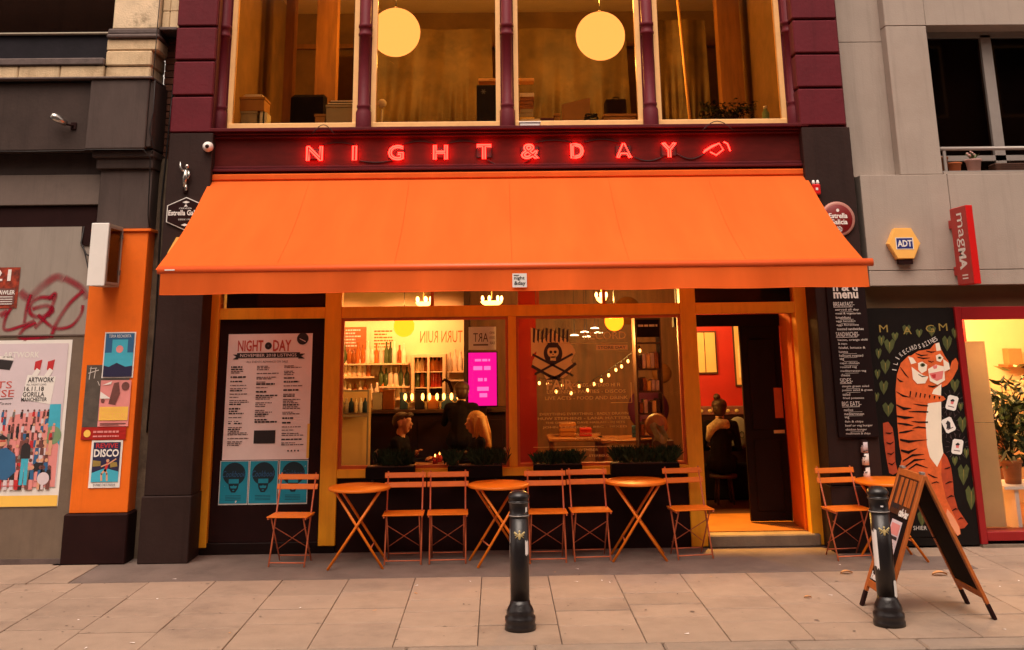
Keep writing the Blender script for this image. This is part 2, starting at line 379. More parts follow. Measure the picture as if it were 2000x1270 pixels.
# ------------------------------------------------------------------ ground
structure(MB().box(-400, 400, -400, 400, -.6, -.30).build('ground', 'ground'))
structure(MB().box(-60, 60, -12.5, -3.66, -.28, -.11).build('road', 'asphalt'))
pv = structure(MB().box(-9.02, 9.02, -3.46, .3, -.25, -.016).build('pavement', 'mortar'))
fl = 0
for k in range(-14, 15):
    x0 = -.16 + .605 * k
    cuts = [-3.425]
    st = random.uniform(-3.0, -2.7)
    cuts.append(st)
    while cuts[-1] < -1.9: cuts.append(cuts[-1] + random.choice((.40, .46, .6, .62)))
    cuts = [c for c in cuts if c < -1.5] + [-1.19]
    far = x0 > 3.9 or x0 < -4.9
    if far: cuts += [-.62, -.03]
    for a, b in zip(cuts, cuts[1:]):
        MB().box(x0 + .003, x0 + .602, a + .009, b - .009, -.05, random.uniform(-.003, .002), bev=.004).build('flagstone', 'flagstone', pv)
for a, b in ((-4.93, -4.30), (-4.295, -3.92)):          # pale threshold slabs by the shuttered front
    MB().box(a, b - .006, -1.18, -.40, -.05, .003, bev=.004).build('threshold_slab', 'flagstone', pv)
structure(MB().box(-3.92, 4.42, -1.18, .15, -.05, -.001, bev=.003).build('forecourt', 'forecourt'))
kb = structure(MB().box(-9.02, 9.02, -3.64, -3.47, -.25, -.03).build('kerb', 'mortar'))
for i, k in enumerate(range(-10, 10)):
    x0 = k * .91 + .25
    MB().box(x0 + .004, x0 + .906, -3.655, -3.434, -.2, random.uniform(-.002, .002), bev=.012).build('kerbstone', 'kerb', kb)

# ------------------------------------------------------------------ terrace across the street, behind the camera (seen only in the glass)
for x0, x1, h_, mt, lab in ((-34, -8.1, 12.5, 'brick', 'tall brown brick terrace across the street to the left'), (-8, 9.9, 11.0, 'grey_paint', 'dark rendered terrace straight across the street'), (10, 36, 13.0, 'brick', 'tall brown brick terrace across the street to the right')):
    t = thing('terrace_building', lab, 'building', ((x0 + x1) / 2, -18, 0), 'terrace across the street')
    bx('wall', mt, t, x0, x1, -24, -16.2, -.1, h_); bx('cornice', 'sandstone', t, x0, x1, -16.19, -15.9, h_ - .5, h_)
    x = x0 + 1
    while x < x1 - 1.5:
        for z in (.6, 4.2, 7.6):
            w = bx('window', 'cream_frame', t, x, x + 1.2, -16.19, -16.12, z, z + 2); bx('pane', 'dark_blind', w, x + .08, x + 1.12, -16.115, -16.105, z + .08, z + 1.92)
        x += 2.6

# ------------------------------------------------------------------ cafe building
cafe = thing('cafe_building', 'burgundy and black cafe front with four tall upper windows behind the orange awning', 'building')
def pilaster(x0, x1, joints, plx):
    p = bx('pilaster', 'black_paint', cafe, x0, x1, -.38, .2, .62, 4.285, bev=.006)
    bx('plinth', 'black_paint', p, x0 - .015, x1 + .012, -.405, .2, 0, .618, bev=.008)
    bx('shaft', 'burgundy_dark', p, x0 + .02, x1 - .02, -.35, .2, 4.287, 7.4)
    zs = joints + [joints[-1] + .40 * i for i in range(1, 5)]
    for a, b in zip(zs, zs[1:]):
        bx('block', 'burgundy', p, x0 - .004, x1 - .03, -.385, .1, a + .012, b - .012, bev=.012)
    return p
pilaster(-3.54, -3.07, [4.285, 4.70, 5.10, 5.49], 0)
pilaster(3.35, 3.88, [4.30, 4.73, 5.12, 5.52], 0)
# fascia with stepped mouldings
fa = bx('fascia', 'fascia_red', cafe, -3.15, 3.43, -.25, .1, 3.935, 4.24)
for (y, a, b) in ((-.30, 4.24, 4.268), (-.335, 4.27, 4.298), (-.38, 4.30, 4.338), (-.285, 3.905, 3.934), (-.31, 3.872, 3.903), (-.27, 3.83, 3.87)):
    bx('moulding', 'burgundy_dark', fa, -3.155, 3.435, y, .1, a, b, bev=.006)
bx('head_wall', 'near_black', cafe, -3.06, 3.34, .02, .25, 2.76, 3.828)
# upper windows and columns
WX = [(-3.0, -1.55), (-1.40, .06), (.205, 1.66), (1.815, 3.28)]
for a, b in WX:
    m = MB(); m.box(a, a + .055, -.1, -.02, 4.44, 7.2).box(b - .055, b, -.1, -.02, 4.44, 7.2).box(a, b, -.115, -.02, 4.345, 4.439, bev=.006).box(a, b, -.1, -.02, 7.2, 7.28)
    w = m.build('window', 'cream_frame', cafe)
    MB().box(a + .055, b - .055, -.062, -.056, 4.44, 7.2).build('pane', 'glass_film', w)
for cx in (-3.075, -1.475, .133, 1.738, 3.36):
    m = MB(); r = .062
    pr = [(.085, 4.34), (.088, 4.36), (.086, 4.55), (.066, 4.585), (.078, 4.60), (.078, 4.625), (r, 4.64), (r, 5.42), (.078, 5.43), (.08, 5.455), (.066, 5.465), (.066, 5.52), (.08, 5.53), (.08, 5.56), (r, 5.575), (r, 7.2)]
    m.lathe(pr, (cx, -.135, 0), 14); m.box(cx - .075, cx + .075, -.10, -.02, 4.34, 7.2)
    m.build('column', 'burgundy', cafe)
bx('parapet', 'burgundy_dark', cafe, -3.05, 3.33, -.2, .2, 7.29, 7.6)
# upstairs room
bx('room_floor', 'floor_wood', cafe, -3.3, 3.6, .26, 4.4, 4.10, 4.22)
bx('room_ceiling', 'upstairs_ceiling', cafe, -3.3, 3.6, -.02, 4.4, 6.98, 7.10)
bx('room_back_wall', 'upstairs_wall', cafe, -3.3, 3.6, 4.1, 4.3, 4.22, 6.98)
bx('room_side_wall', 'upstairs_wall', cafe, -3.35, -3.15, .2, 4.1, 4.22, 6.98)
bx('room_side_wall', 'upstairs_wall', cafe, 3.42, 3.62, .2, 4.1, 4.22, 6.98)
bx('picture_rail', 'upstairs_wood', cafe, -3.15, 3.42, 4.02, 4.098, 6.40, 6.47)
for x0, x1, y, z0 in ((-2.86, -2.74, 2.2, 4.22), (-2.35, -2.08, 1.7, 4.22), (3.0, 3.3, 1.9, 4.22)):
    bx('timber_post', 'upstairs_wood', cafe, x0, x1, y, y + .22, z0, 6.975)
bx('window_bench', 'dark_wood', cafe, -3.14, 3.41, .0, .8, 4.36, 4.425)
bx('dark_screen', 'dark_navy', cafe, -2.06, -1.3, 3.2, 3.3, 4.22, 6.3)
bx('dark_screen', 'dark_navy', cafe, -.35, .55, 3.4, 3.5, 4.22, 5.75)
# shopfront
sf = group_part('shopfront', cafe, (0, 0, 0))
for a, b, z in ((-3.15, -2.985, .07), (-1.85, -1.675, .07), (1.975, 2.145, .01), (3.22, 3.385, .01)):
    bx('post', 'mustard', sf, a, b, -.02, .14, z, 2.757, bev=.006)
for a, b in ((-2.985, -1.85), (-1.675, 1.975), (2.145, 3.22)):
    bx('transom_rail', 'mustard', sf, a, b, -.012, .12, 2.322, 2.44, bev=.006)
    bx('head_rail', 'mustard', sf, a, b, -.012, .12, 2.60, 2.757, bev=.006)
    MB().box(a, b, .05, .056, 2.44, 2.60).build('transom_pane', 'glass', sf)
for x in (-.72, .42, 1.14): bx('glazing_bar', 'orange_wood', sf, x, x + .035, .0, .05, 2.441, 2.599)
bx('sill_rail', 'mustard', sf, -1.675, 1.975, -.03, .12, .715, .80, bev=.006)
bx('mullion', 'mustard', sf, .115, .20, -.01, .12, .80, 2.322, bev=.005)
bx('stall_riser', 'near_black', sf, -1.675, 1.975, .02, .14, .0, .714)
for a, b in ((-1.675, .115), (.20, 1.975)):
    m = MB(); m.box(a, a + .03, .012, .07, .80, 2.322).box(b - .03, b, .012, .07, .80, 2.322).box(a + .03, b - .03, .012, .07, 2.29, 2.322).box(a + .03, b - .03, .012, .07, .80, .83)
    w = m.build('window', 'orange_wood', sf)
    MB().box(a + .03, b - .03, .036, .042, .83, 2.29).build('pane', 'glass', w)
bx('panel', 'near_black', sf, -2.985, -1.85, .05, .14, .11, 2.322)
bx('panel_plinth', 'black_gloss', sf, -3.06, -1.68, .0, .13, 0, .108, bev=.006)
bx('door_step', 'stone_step', sf, 2.15, 3.30, -.05, .14, 0, .12, bev=.012); bx('lit_threshold_floor', 'floor_wood', sf, 2.16, 3.195, .145, 1.25, .10, .126)  # threshold floor coloured paler to carry the pool of light
bx('door_reveal', 'orange_paint', sf, 3.20, 3.30, .141, .62, .12, 2.32)  # orange colour here stands in for lamplight on the reveal
bx('door_lintel', 'near_black', sf, 2.0, 3.2, .60, .72, 2.19, 2.322); bx('transom_light_block', 'near_black', sf, 1.99, 3.6, .30, .40, 2.323, 2.95)  # dark block added behind the door transom, hides the lamp-lit wall
d = bx('door', 'black_gloss', sf, 2.74, 3.195, .62, .67, .14, 2.19, bev=.004)
for a, b in ((.24, .98), (1.08, 2.05)): bx('door_panel', 'black_gloss', d, 2.82, 3.12, .606, .619, a, b, bev=.008)
bx('push_plate', 'orange_wood', d, 3.08, 3.17, .600, .605, 1.20, 1.52)
bx('letter_plate', 'gold', d, 3.05, 3.17, .600, .605, 1.04, 1.075)
# ground-floor interior shell
bx('bar_floor', 'dark_wood', cafe, -3.05, 3.6, .145, 5.2, .02, .119)
bx('bar_ceiling', 'room_dark', cafe, -3.05, 3.6, .26, 5.2, 2.95, 3.05)
bx('bar_back_wall', 'bar_wall', cafe, -3.05, -.48, 4.62, 4.8, .12, 2.95)
bx('bar_back_wall', 'wood_panel', cafe, -.48, 3.6, 4.62, 4.8, .12, 2.95)
bx('bar_wall_end', 'room_dark', cafe, -.478, -.40, 3.9, 4.619, .12, 2.95)
bx('bar_side_wall', 'bar_wall', cafe, -3.1, -3.0, .16, 4.61, .12, 2.95)
bx('bar_side_wall', 'room_red', cafe, 3.62, 3.72, .16, 4.61, .12, 2.95)
bx('partition', 'room_red', cafe, 2.42, 3.6, 2.7, 2.8, .12, 2.95)
bx('partition', 'room_dark', cafe, 1.9, 1.98, .9, 3.6, .12, .95)
bx('pillar', 'room_red', cafe, .235, .43, .5, .64, .12, 2.95)
bx('dark_partition', 'near_black', cafe, -2.95, -1.8, .145, .25, .12, 2.6)
bx('floor_void', 'near_black', cafe, -3.05, 3.6, .26, 4.9, 3.06, 4.09)

# ------------------------------------------------------------------ awning
AX0, AX1 = -3.10, 3.38
aw = thing('awning', 'large plain orange fabric awning stretched over the cafe front', 'awning', ((AX0 + AX1) / 2, -.25, 3.82))
def aw_pt(t):
    y = -.27 - 1.68 * t; z = 3.785 - 1.045 * t - .075 * math.sin(math.pi * t) ** 1.2
    return y, z
m = MB(); NX, NT = 40, 24; vs = []
for j in range(NT + 1):
    y, z = aw_pt(j / NT)
    for i in range(NX + 1):
        u = i / NX; vs.append((AX0 + (AX1 - AX0) * u, y, z - .012 * math.sin(math.pi * j / NT) * math.sin(u * math.pi * 7) ** 2))
m.add(vs, [(j * (NX + 1) + i, (j + 1) * (NX + 1) + i, (j + 1) * (NX + 1) + i + 1, j * (NX + 1) + i + 1) for j in range(NT) for i in range(NX)], 0, True)
cn = m.build('canopy', 'awning', aw)
for k in range(1, 6):                       # sewn seams between the cloth widths
    x = AX0 + (AX1 - AX0) * k / 6
    MB().tube([(x, aw_pt(j / 12)[0], aw_pt(j / 12)[1] + .001) for j in range(13)], .0013, 4).build('seam', 'awning', cn)
MB().box(AX0 - .05, AX1 + .05, -.31, -.20, 3.775, 3.845, bev=.012).build('cassette', 'awning', aw)
mat('awning_bar', lin((236, 92, 32)), .4, .05, 4)
fb = MB().tube([(AX0 + .03 , -1.965, 2.735), (AX1 + .06, -1.965, 2.735)], .036, 14)
fb.build('front_bar', 'awning_bar', aw)
MB().box(AX0 + .10, AX0 + .19, -2.003, -1.995, 2.728, 2.74).build('maker_tag', 'white', aw)
vs = []; nz_ = 6
for j in range(nz_ + 1):
    for i in range(121):
        u = i / 120; t = j / nz_
        vs.append((AX0 + .06 + (AX1 - AX0 - .06) * u, -1.985 + .014 * math.sin(u * 31) * t + .009 * math.sin(u * 73 + 1) * t, 2.705 - .19 * t - .003 * t * math.sin(u * 40)))
MB().add(vs, [(j * 121 + i, (j + 1) * 121 + i, (j + 1) * 121 + i + 1, j * 121 + i + 1) for j in range(nz_) for i in range(120)], 0, True).build('valance', 'awning', aw)
MB().tube([(AX0 + .06 + (AX1 - AX0 - .06) * i / 120, -1.985 + .014 * math.sin(i / 120 * 31) + .009 * math.sin(i / 120 * 73 + 1), 2.517 - .003 * math.sin(i / 120 * 40)) for i in range(121)], .003, 5).build('hem', 'awning', aw)
lg = MB().rect(.14, .27, 2.545, 2.668, -2.006, 0)
lg.rect(.152, .20, 2.648, 2.655, -2.008, 1).text('night', .155, .25, 2.605, 2.643, -2.008, 1, .02).text('&day', .155, .258, 2.556, 2.60, -2.008, 1, .02)
lg.build('logo_patch', ['white', 'ink'], aw)
for sx in (-2.1, 2.4):                      # folding arms under the cloth
    MB().tube([(sx, -.28, 3.55), (sx + .45, -1.1, 3.05), (sx, -1.93, 2.72)], .022, 8).build('arm', 'near_black', aw)

# ------------------------------------------------------------------ neon sign
ns = thing('neon_sign', 'row of red neon letters and a small neon glass symbol across the fascia', 'neon sign', (.2, -.30, 4.06))
def neon_letter(ch, x0, x1, z0=3.984, z1=4.138):
    cu = bpy.data.curves.new('t', 'FONT'); cu.body = ch; cu.size = 1; cu.resolution_u = 3; cu.fill_mode = 'NONE'; cu.bevel_depth = .0; cu.offset = .012
    ob = bpy.data.objects.new('t', cu); me = bpy.data.meshes.new_from_object(ob)
    vs = [v.co.copy() for v in me.vertices]; ed = [tuple(e.vertices) for e in me.edges]
    ax, bx_, az, bz = min(v.x for v in vs), max(v.x for v in vs), min(v.y for v in vs), max(v.y for v in vs)
    P = [Vector((x0 + (v.x - ax) / (bx_ - ax) * (x1 - x0), -.315, z0 + (v.y - az) / (bz - az) * (z1 - z0))) for v in vs]
    nb = {}
    for a, b in ed: nb.setdefault(a, []).append(b); nb.setdefault(b, []).append(a)
    m = MB(); seen = set()
    for a in nb:
        if a in seen: continue
        loop = [a]; seen.add(a); cur = a
        while True:
            nx = [q for q in nb[cur] if q not in seen]
            if not nx: break
            cur = nx[0]; seen.add(cur); loop.append(cur)
        pts = [P[q] for q in loop]
        cl = [pts[0]]
        for q in pts[1:]:
            if (q - cl[-1]).length > .004: cl.append(q)
        if len(cl) > 3: m.tube(cl, .0085, 6, closed=True)
    for o_ in (ob,): bpy.data.objects.remove(o_)
    bpy.data.curves.remove(cu); bpy.data.meshes.remove(me)
    l = m.build('neon_letter', 'neon', ns)
    MB().box(x0 - .005, x1 + .005, -.272, -.252, z0 + .02, z1 - .02, bev=.004).build('backing', 'cable', l)
for ch, a, b in (('N', -2.07, -1.88), ('I', -1.57, -1.51), ('G', -1.18, -1.0), ('H', -.69, -.52), ('T', -.22, -.04), ('&', .27, .475), ('D', .81, .965), ('A', 1.31, 1.49), ('Y', 1.81, 1.985)):
    neon_letter(ch, a + .012, b - .012)
g = MB().tube([(2.27, -.315, 4.03), (2.36, -.315, 4.085), (2.45, -.315, 4.13), (2.49, -.315, 4.06), (2.41, -.315, 4.00), (2.345, -.315, 4.035)], .008, 6)
g.tube([(2.45, -.315, 4.13), (2.36, -.315, 4.10), (2.28, -.315, 4.05)], .0065, 6).tube([(2.50, -.315, 4.145), (2.54, -.315, 4.125), (2.565, -.315, 4.045)], .008, 6)
g.build('neon_symbol', 'neon', ns)
for a, b, z, up in ((-1.9, -1.56, 4.16, .025), (-1.5, -1.12, 3.985, -.02), (-1.02, -.66, 4.16, .03), (-.54, -.18, 4.16, .03), (-.1, .38, 3.98, -.07), (.42, .84, 4.16, .03), (.96, 1.36, 4.16, .035), (1.5, 1.84, 4.0, -.04), (1.98, 2.3, 4.03, -.05)):
    MB().tube([(a + (b - a) * i / 10, -.262, z + up * math.sin(math.pi * i / 10) * (1 if abs(up) < .04 else 1.2)) for i in range(11)], .006, 5).build('cable', 'cable', ns)
for a, b in ((-2.0, -1.75), (2.25, 2.6)):
    MB().tube([(a + (b - a) * i / 10, -.40, 4.25 + .11 * math.sin(math.pi * i / 10)) for i in range(11)], .005, 5).build('cable', 'cable', ns)

# ------------------------------------------------------------------ wall fittings on the cafe
c = thing('dome_camera', 'small white dome security camera beside the left end of the neon fascia', 'camera', (-3.11, -.42, 4.13))
MB().lathe([(.055, 0), (.055, .03), (.05, .06), (.03, .085), (.01, .09)], n=18).move(Matrix.Translation((-3.11, -.38, 4.13)) @ Matrix.Rotation(R(90), 4, 'X')).build('housing', 'white', c)
MB().ell((-3.105, -.465, 4.125), .022).build('lens', 'near_black', c)
f = thing('figurine', 'silver metal figurine with one raised arm fixed above the hexagonal beer sign', 'figurine', (-3.33, -.42, 3.70))
m = MB(); m.tube([(-3.335, -.41, 3.70), (-3.33, -.42, 3.80), (-3.325, -.42, 3.88)], [.022, .028, .02], 8).tube([(-3.35, -.42, 3.86), (-3.385, -.43, 3.90), (-3.39, -.43, 3.965)], [.014, .012, .009], 6)
m.tube([(-3.30, -.42, 3.87), (-3.285, -.43, 3.82), (-3.30, -.43, 3.78)], [.014, .012, .01], 6).ell((-3.315, -.425, 3.915), (.022, .022, .026)).tube([(-3.325, -.41, 3.72), (-3.31, -.41, 3.66)], [.02, .016], 6)
m.build('body', 'chrome', f); bx('bracket', 'near_black', f, -3.35, -3.30, -.41, -.381, 3.64, 3.68)
def hexagon(cx, cz, rx, rz): return [(cx - rx, cz + rz * .5), (cx, cz + rz), (cx + rx, cz + rz * .5), (cx + rx, cz - rz * .5), (cx, cz - rz), (cx - rx, cz - rz * .5)]
e = thing('beer_sign', 'black hexagonal beer sign with white border and lettering on the left pilaster', 'sign', (-3.305, -.40, 3.24))
MB().prism(hexagon(-3.305, 3.415, .20, .175), -.405, -.382).build('rim', 'white', e)
MB().prism(hexagon(-3.305, 3.415, .19, .165), -.409, -.4055).build('plate', 'near_black', e)
m = MB(); m.text('Estrella Galicia', -3.485, -3.125, 3.395, 3.452, -.411, 0, .025); m.text('CERVEZA', -3.375, -3.24, 3.462, 3.478, -.411, 0); m.text('DESDE 1906', -3.375, -3.24, 3.345, 3.36, -.411, 0)
for z in (3.535, 3.295): m.flat([(-3.345, z), (-3.305, z + .014), (-3.265, z), (-3.305, z - .014)], -.411, 0)
m.flat([(-3.325, 3.488), (-3.305, 3.515), (-3.285, 3.488)], -.411, 0)
m.build('lettering', 'white', e)
e = thing('beer_roundel', 'round dark red beer sign with pale rim on the right pilaster', 'sign', (3.655, -.40, 3.10))
def turned(mb, loc): return mb.move(Matrix.Translation(loc) @ Matrix.Rotation(R(90), 4, 'X'))
turned(MB().lathe([(.185, 0), (.185, .02), (.175, .032), (.15, .03)], n=40), (3.655, -.382, 3.285)).build('rim', 'emblem_rim', e)
turned(MB().lathe([(.152, .0), (.152, .034), (.149, .036)], n=40), (3.655, -.382, 3.285)).build('plate', 'emblem_red', e)
m = MB(); m.text('Estrella', 3.555, 3.755, 3.29, 3.345, -.421, 0, .03); m.text('Galicia', 3.565, 3.75, 3.225, 3.28, -.421, 0, .03); m.disc(3.655, 3.375, .017, -.421)
for k in range(6):
    a = k * math.pi / 3; m.line([(3.655, 3.175), (3.655 + .035 * math.cos(a), 3.175 + .035 * math.sin(a))], .005, -.421); m.disc(3.655 + .028 * math.cos(a + .5), 3.175 + .028 * math.sin(a + .5), .006, -.4212, n=8)
m.build('lettering', 'white', e)
def alarm_box(label, x, z, y):
    a = thing('alarm_box', label, 'alarm box', (x, y, z - .17))
    hx = [(x - .165, z), (x - .085, z + .155), (x + .085, z + .155), (x + .165, z), (x + .085, z - .155), (x - .085, z - .155)]
    MB().prism([(x + (p - x) * 1.05, z + (q - z) * 1.05) for p, q in hx], y - .075, y - .001).build('housing', 'alarm_yellow', a)
    MB().prism(hx, y - .085, y - .0755).build('cover', 'alarm_yellow', a)
    bx('strobe', 'near_black', a, x - .075, x + .075, y - .07, y - .01, z - .215, z - .165)
    m = MB().rect(x - .095, x + .095, z - .062, z + .062, y - .087, 1).rect(x - .085, x + .085, z - .055, z + .055, y - .088, 0).text('ADT', x - .078, x + .078, z - .035, z + .035, y - .0895, 1, .03)
    m.build('lettering', ['alarm_blue', 'white'], a)
alarm_box('yellow hexagonal alarm box half hidden behind the left edge of the awning', -3.28, 3.0, -.383)
a = thing('siren_lamp', 'small red alarm siren with two white bulbs at the right end of the awning', 'alarm', (3.44, -.42, 3.55))
MB().box(3.40, 3.485, -.45, -.381, 3.545, 3.655, bev=.01).build('body', 'sign_red', a)
for x in (3.42, 3.465): MB().lathe([(.016, 0), (.018, .02), (.01, .045)], (x, -.42, 3.655), 10).build('bulb', 'white', a)
bx('label_plate', 'white', a, 3.43, 3.455, -.453, -.4505, 3.59, 3.615)
# chalk menu board
mb_ = thing('menu_board', 'tall narrow black chalk menu board with white lettering on the right pilaster', 'menu board', (3.665, -.41, 1.08))
MB().box(3.46, 3.87, -.418, -.382, 1.08, 2.68, bev=.004).build('panel', 'chalkboard', mb_)
m = MB(); y = -.4205
m.text('n & d', 3.53, 3.79, 2.53, 2.61, y, 0, .03); m.text('menu', 3.53, 3.79, 2.455, 2.52, y, 0, .03)
z = 2.42
for head, rows in (('BREAKFAST-', ['  served all day', 'meat & vegetarian', 'breakfasts', 'eggs benedict', 'eggs florentine', 'toasted sandwiches']), ('SANDWICHES-', ['bacon, orange chilli', '& mayo', 'falafel, lettuce &', 'hummus', 'halloumi roasted', 'veg', 'cajun chicken', 'roasted veg', 'mediterranean veg', 'cheese']),
                   ('SIDES-', ['simple green salad', 'potato salad & green', 'salad', 'fried potatoes']), ('BIG EATS-', ['nachos', 'mediterranean', 'veg', 'fish & chips', 'beef or veg burger', 'chicken burger', 'mushroom & chips'])):
    w = .022 * len(head); m.text(head, 3.52, 3.52 + w, z - .045, z, y, 0); m.line([(3.52, z - .053), (3.52 + w * .9, z - .051)], .004, y); z -= .068
    for r in rows:
        m.text(r, 3.535, 3.535 + .0155 * len(r), z - .026, z, y, 0, .004); z -= .0385
        if random.random() < .4: m.line([(3.58, z + .005), (3.72, z + .006)], .0025, y)
    z -= .006
m.build('lettering', 'chalk', mb_)
t = thing('wall_ashtray', 'slim wall ashtray tube covered in torn white stickers under the menu board', 'ashtray', (3.70, -.44, .66))
MB().tube([(3.70, -.44, .66), (3.70, -.44, 1.06)], .034, 12, smooth=True).build('tube', 'near_black', t)
for k, (a, b) in enumerate(((.68, .80), (.82, .93), (.94, 1.04))):
    MB().tube([(3.70, -.44, a), (3.70 + .003, -.44, b)], .0355, 12).build('sticker', ['paper', 'white', 'poster_mauve'][k], t)
for k in range(7): MB().tube([(3.675, -.474, .70 + .05 * k), (3.70 + .02 * (k % 3 - 1), -.477, .71 + .05 * k)], .004, 4).build('marking', 'ink', t)

# posters on the black panel
def poster(name, label, x0, x1, z0, z1, y, paper, group=None, w=.0025, cat='poster'):
    p = thing(name, label, cat, ((x0 + x1) / 2, y, z0), group)
    vs = []; N, K = 10, 14
    for j in range(K + 1):
        for i in range(N + 1):
            vs.append((x0 + (x1 - x0) * i / N, y - .0015 - random.uniform(0, w) - (.004 if random.random() < .04 else 0), z0 + (z1 - z0) * j / K))
    MB().add(vs, [(j * (N + 1) + i, j * (N + 1) + i + 1, (j + 1) * (N + 1) + i + 1, (j + 1) * (N + 1) + i) for j in range(K) for i in range(N)], 0, True).build('sheet', paper, p)
    return p
p = poster('listings_poster', 'large pale pink listings poster on the black panel left of the cafe windows', -2.885, -1.985, .90, 2.17, .049, 'poster_pink', w=.004)
m = MB(); y = .041
m.text('NIGHT', -2.78, -2.51, 1.99, 2.105, y, 1, .02); m.disc(-2.455, 2.045, .037, y, 0); m.disc(-2.455, 2.045, .010, y - .001, 2); m.text('DAY', -2.405, -2.21, 1.99, 2.105, y, 1, .02)
m.disc(-2.09, 2.115, .062, y - .0005, 0); m.line([(-2.12, 2.115), (-2.06, 2.085)], .006, y - .0015, 3)
m.flat([(-2.83, 1.91), (-2.79, 1.935), (-2.83, 1.96), (-2.77, 1.96), (-2.77, 1.91)], y - .0003, 0); m.flat([(-2.06, 1.91), (-2.1, 1.935), (-2.06, 1.96), (-2.13, 1.96), (-2.13, 1.91)], y - .0003, 0)
m.rect(-2.785, -2.115, 1.922, 1.975, y, 0); m.text('NOVEMBER 2018 LISTINGS', -2.75, -2.15, 1.933, 1.964, y - .001, 3)
m.text('ALL EVENTS ADVANCE ON SALE', -2.68, -2.24, 1.872, 1.893, y, 2)
for cx in (-2.84, -2.565, -2.275):           # small print, too fine to read
    z = 1.84
    while z > (1.02 if cx != -2.565 else 1.24):
        hgt = random.choice((.008, .008, .009, .013, .016)); x = cx; tot = random.uniform(.09, .235)
        while x < cx + tot:
            wd_ = random.uniform(.012, .05); m.rect(x, min(x + wd_, cx + tot), z - hgt, z, y, 0 if hgt > .012 else 2); x += wd_ + .007
        z -= hgt + random.choice((.008, .01, .024, .03))
m.rect(-2.565, -2.34, 1.06, 1.19, y, 0)
for k in range(4): m.disc(-2.20 + .035 * k, .985, .009, y, 0, 8)
m.build('print', ['ink', 'ink_red', 'ink_soft', 'poster_pink'], p)
MB().box(-2.008, -1.982, .043, .046, .91, 1.25).build('backing_edge', 'poster_yellow', p)
for i, (x0, lab) in enumerate(((-2.90, 'leftmost of three teal posters below the listings poster'), (-2.595, 'middle one of three teal posters below the listings poster'), (-2.285, 'rightmost of three teal posters, partly behind an orange chair'))):
    p = poster('gig_poster', lab, x0, x0 + .30, .465, .893, .049, 'white', 'teal posters')
    cx = x0 + .15; y = .043; m = MB()
    m.rect(x0 + .008, x0 + .294, .478, .888, y, 0); m.disc(cx, .765, .118, y - .001, 1, 28, .112)
    m.flat([(cx - .06, .70), (cx + .06, .70), (cx + .045, .62), (cx + .02, .585), (cx - .02, .585), (cx - .045, .62)], y - .0013, 1)
    m.rect(cx - .052, cx + .052, .672, .715, y - .002, 0); m.flat([(cx - .04, .655), (cx + .04, .655), (cx + .028, .625), (cx - .028, .625)], y - .002, 0)
    m.rect(cx - .05, cx - .005, .648, .664, y - .003, 1); m.rect(cx + .005, cx + .05, .648, .664, y - .003, 1); m.disc(cx, .606, .012, y - .003, 0, 10, .006)
    m.text('Cookbook', cx - .12, cx + .12, .735, .795, y - .003, 2, .0, shear=.3)
    for k in range(4): m.rect(x0 + .07, x0 + .23, .51 + .014 * k, .514 + .014 * k, y - .001, 1)
    m.build('print', ['teal', 'teal_dark', 'poster_blue'], p)

# ------------------------------------------------------------------ shuttered building on the left
lb = thing('shuttered_building', 'grey closed shopfront with an orange pilaster left of the cafe', 'building', (-5.5, 0, 0))
up_ = bx('shutter', 'shutter_metal', lb, -9, -4.28, -.30, -.2, 2.188, 3.30)
lo_ = bx('shutter', 'shutter_lower', lb, -9, -4.285, -.30, -.2, .045, 2.178)
bx('shutter_rail', 'taupe_band', lb, -9, -4.283, -.312, -.2, 2.176, 2.19)
m = MB()
for k in range(150): m.box(-5.75 + k * .0098, -5.75 + k * .0098 + .004, -.3025, -.2995, .06, 2.17)
m.build('ribs', 'shutter_lower', lo_)['kind'] = 'stuff'
bx('shutter_sill', 'lead', lb, -9, -4.285, -.32, -.1, .0, .043)
bx('shutter_box', 'near_black', lb, -9, -4.262, -.24, -.1, 3.302, 3.53)
bx('shutter_guide', 'near_black', lb, -4.42, -4.285, -.315, -.301, 3.10, 3.31)
bx('head_panel', 'taupe_band', lb, -9, -4.262, -.28, -.1, 3.535, 3.86, bev=.006)
bx('head_panel', 'grey_paint_dark', lb, -9, -4.262, -.25, -.1, 3.862, 4.095)
bx('fascia', 'grey_paint_dark', lb, -9, -4.395, -.46, -.1, 4.10, 4.845, bev=.008)
pl = bx('pilaster', 'orange_paint', lb, -4.28, -3.70, -.35, .1, .465, 3.235, bev=.005)
bx('plinth', 'near_black', pl, -4.31, -3.675, -.40, .1, 0, .462, bev=.012)
bx('cap_trim', 'orange_paint', pl, -4.30, -3.67, -.375, .1, 3.237, 3.265, bev=.004)
bx('shaft', 'grey_paint', lb, -4.26, -3.705, -.35, .1, 3.267, 3.90, bev=.006)
bx('capital', 'grey_paint_dark', lb, -4.30, -3.69, -.40, .1, 3.902, 4.08, bev=.01)
bx('capital', 'grey_paint_dark', lb, -4.34, -3.68, -.44, .1, 4.02, 4.095, bev=.01)
bx('console', 'grey_paint', lb, -4.39, -3.755, -.52, .1, 4.10, 4.862, bev=.01)
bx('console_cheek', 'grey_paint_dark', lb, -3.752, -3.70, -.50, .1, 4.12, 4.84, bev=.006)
bx('flashing', 'lead', lb, -9, -3.72, -.55, .1, 4.864, 4.888, bev=.006)
bx('reveal_wall', 'grime_wall', lb, -3.70, -3.53, -.12, .3, 0, 4.05)
bw = bx('brick_return', 'mortar', lb, -3.75, -3.53, -.03, .3, 4.05, 5.48)
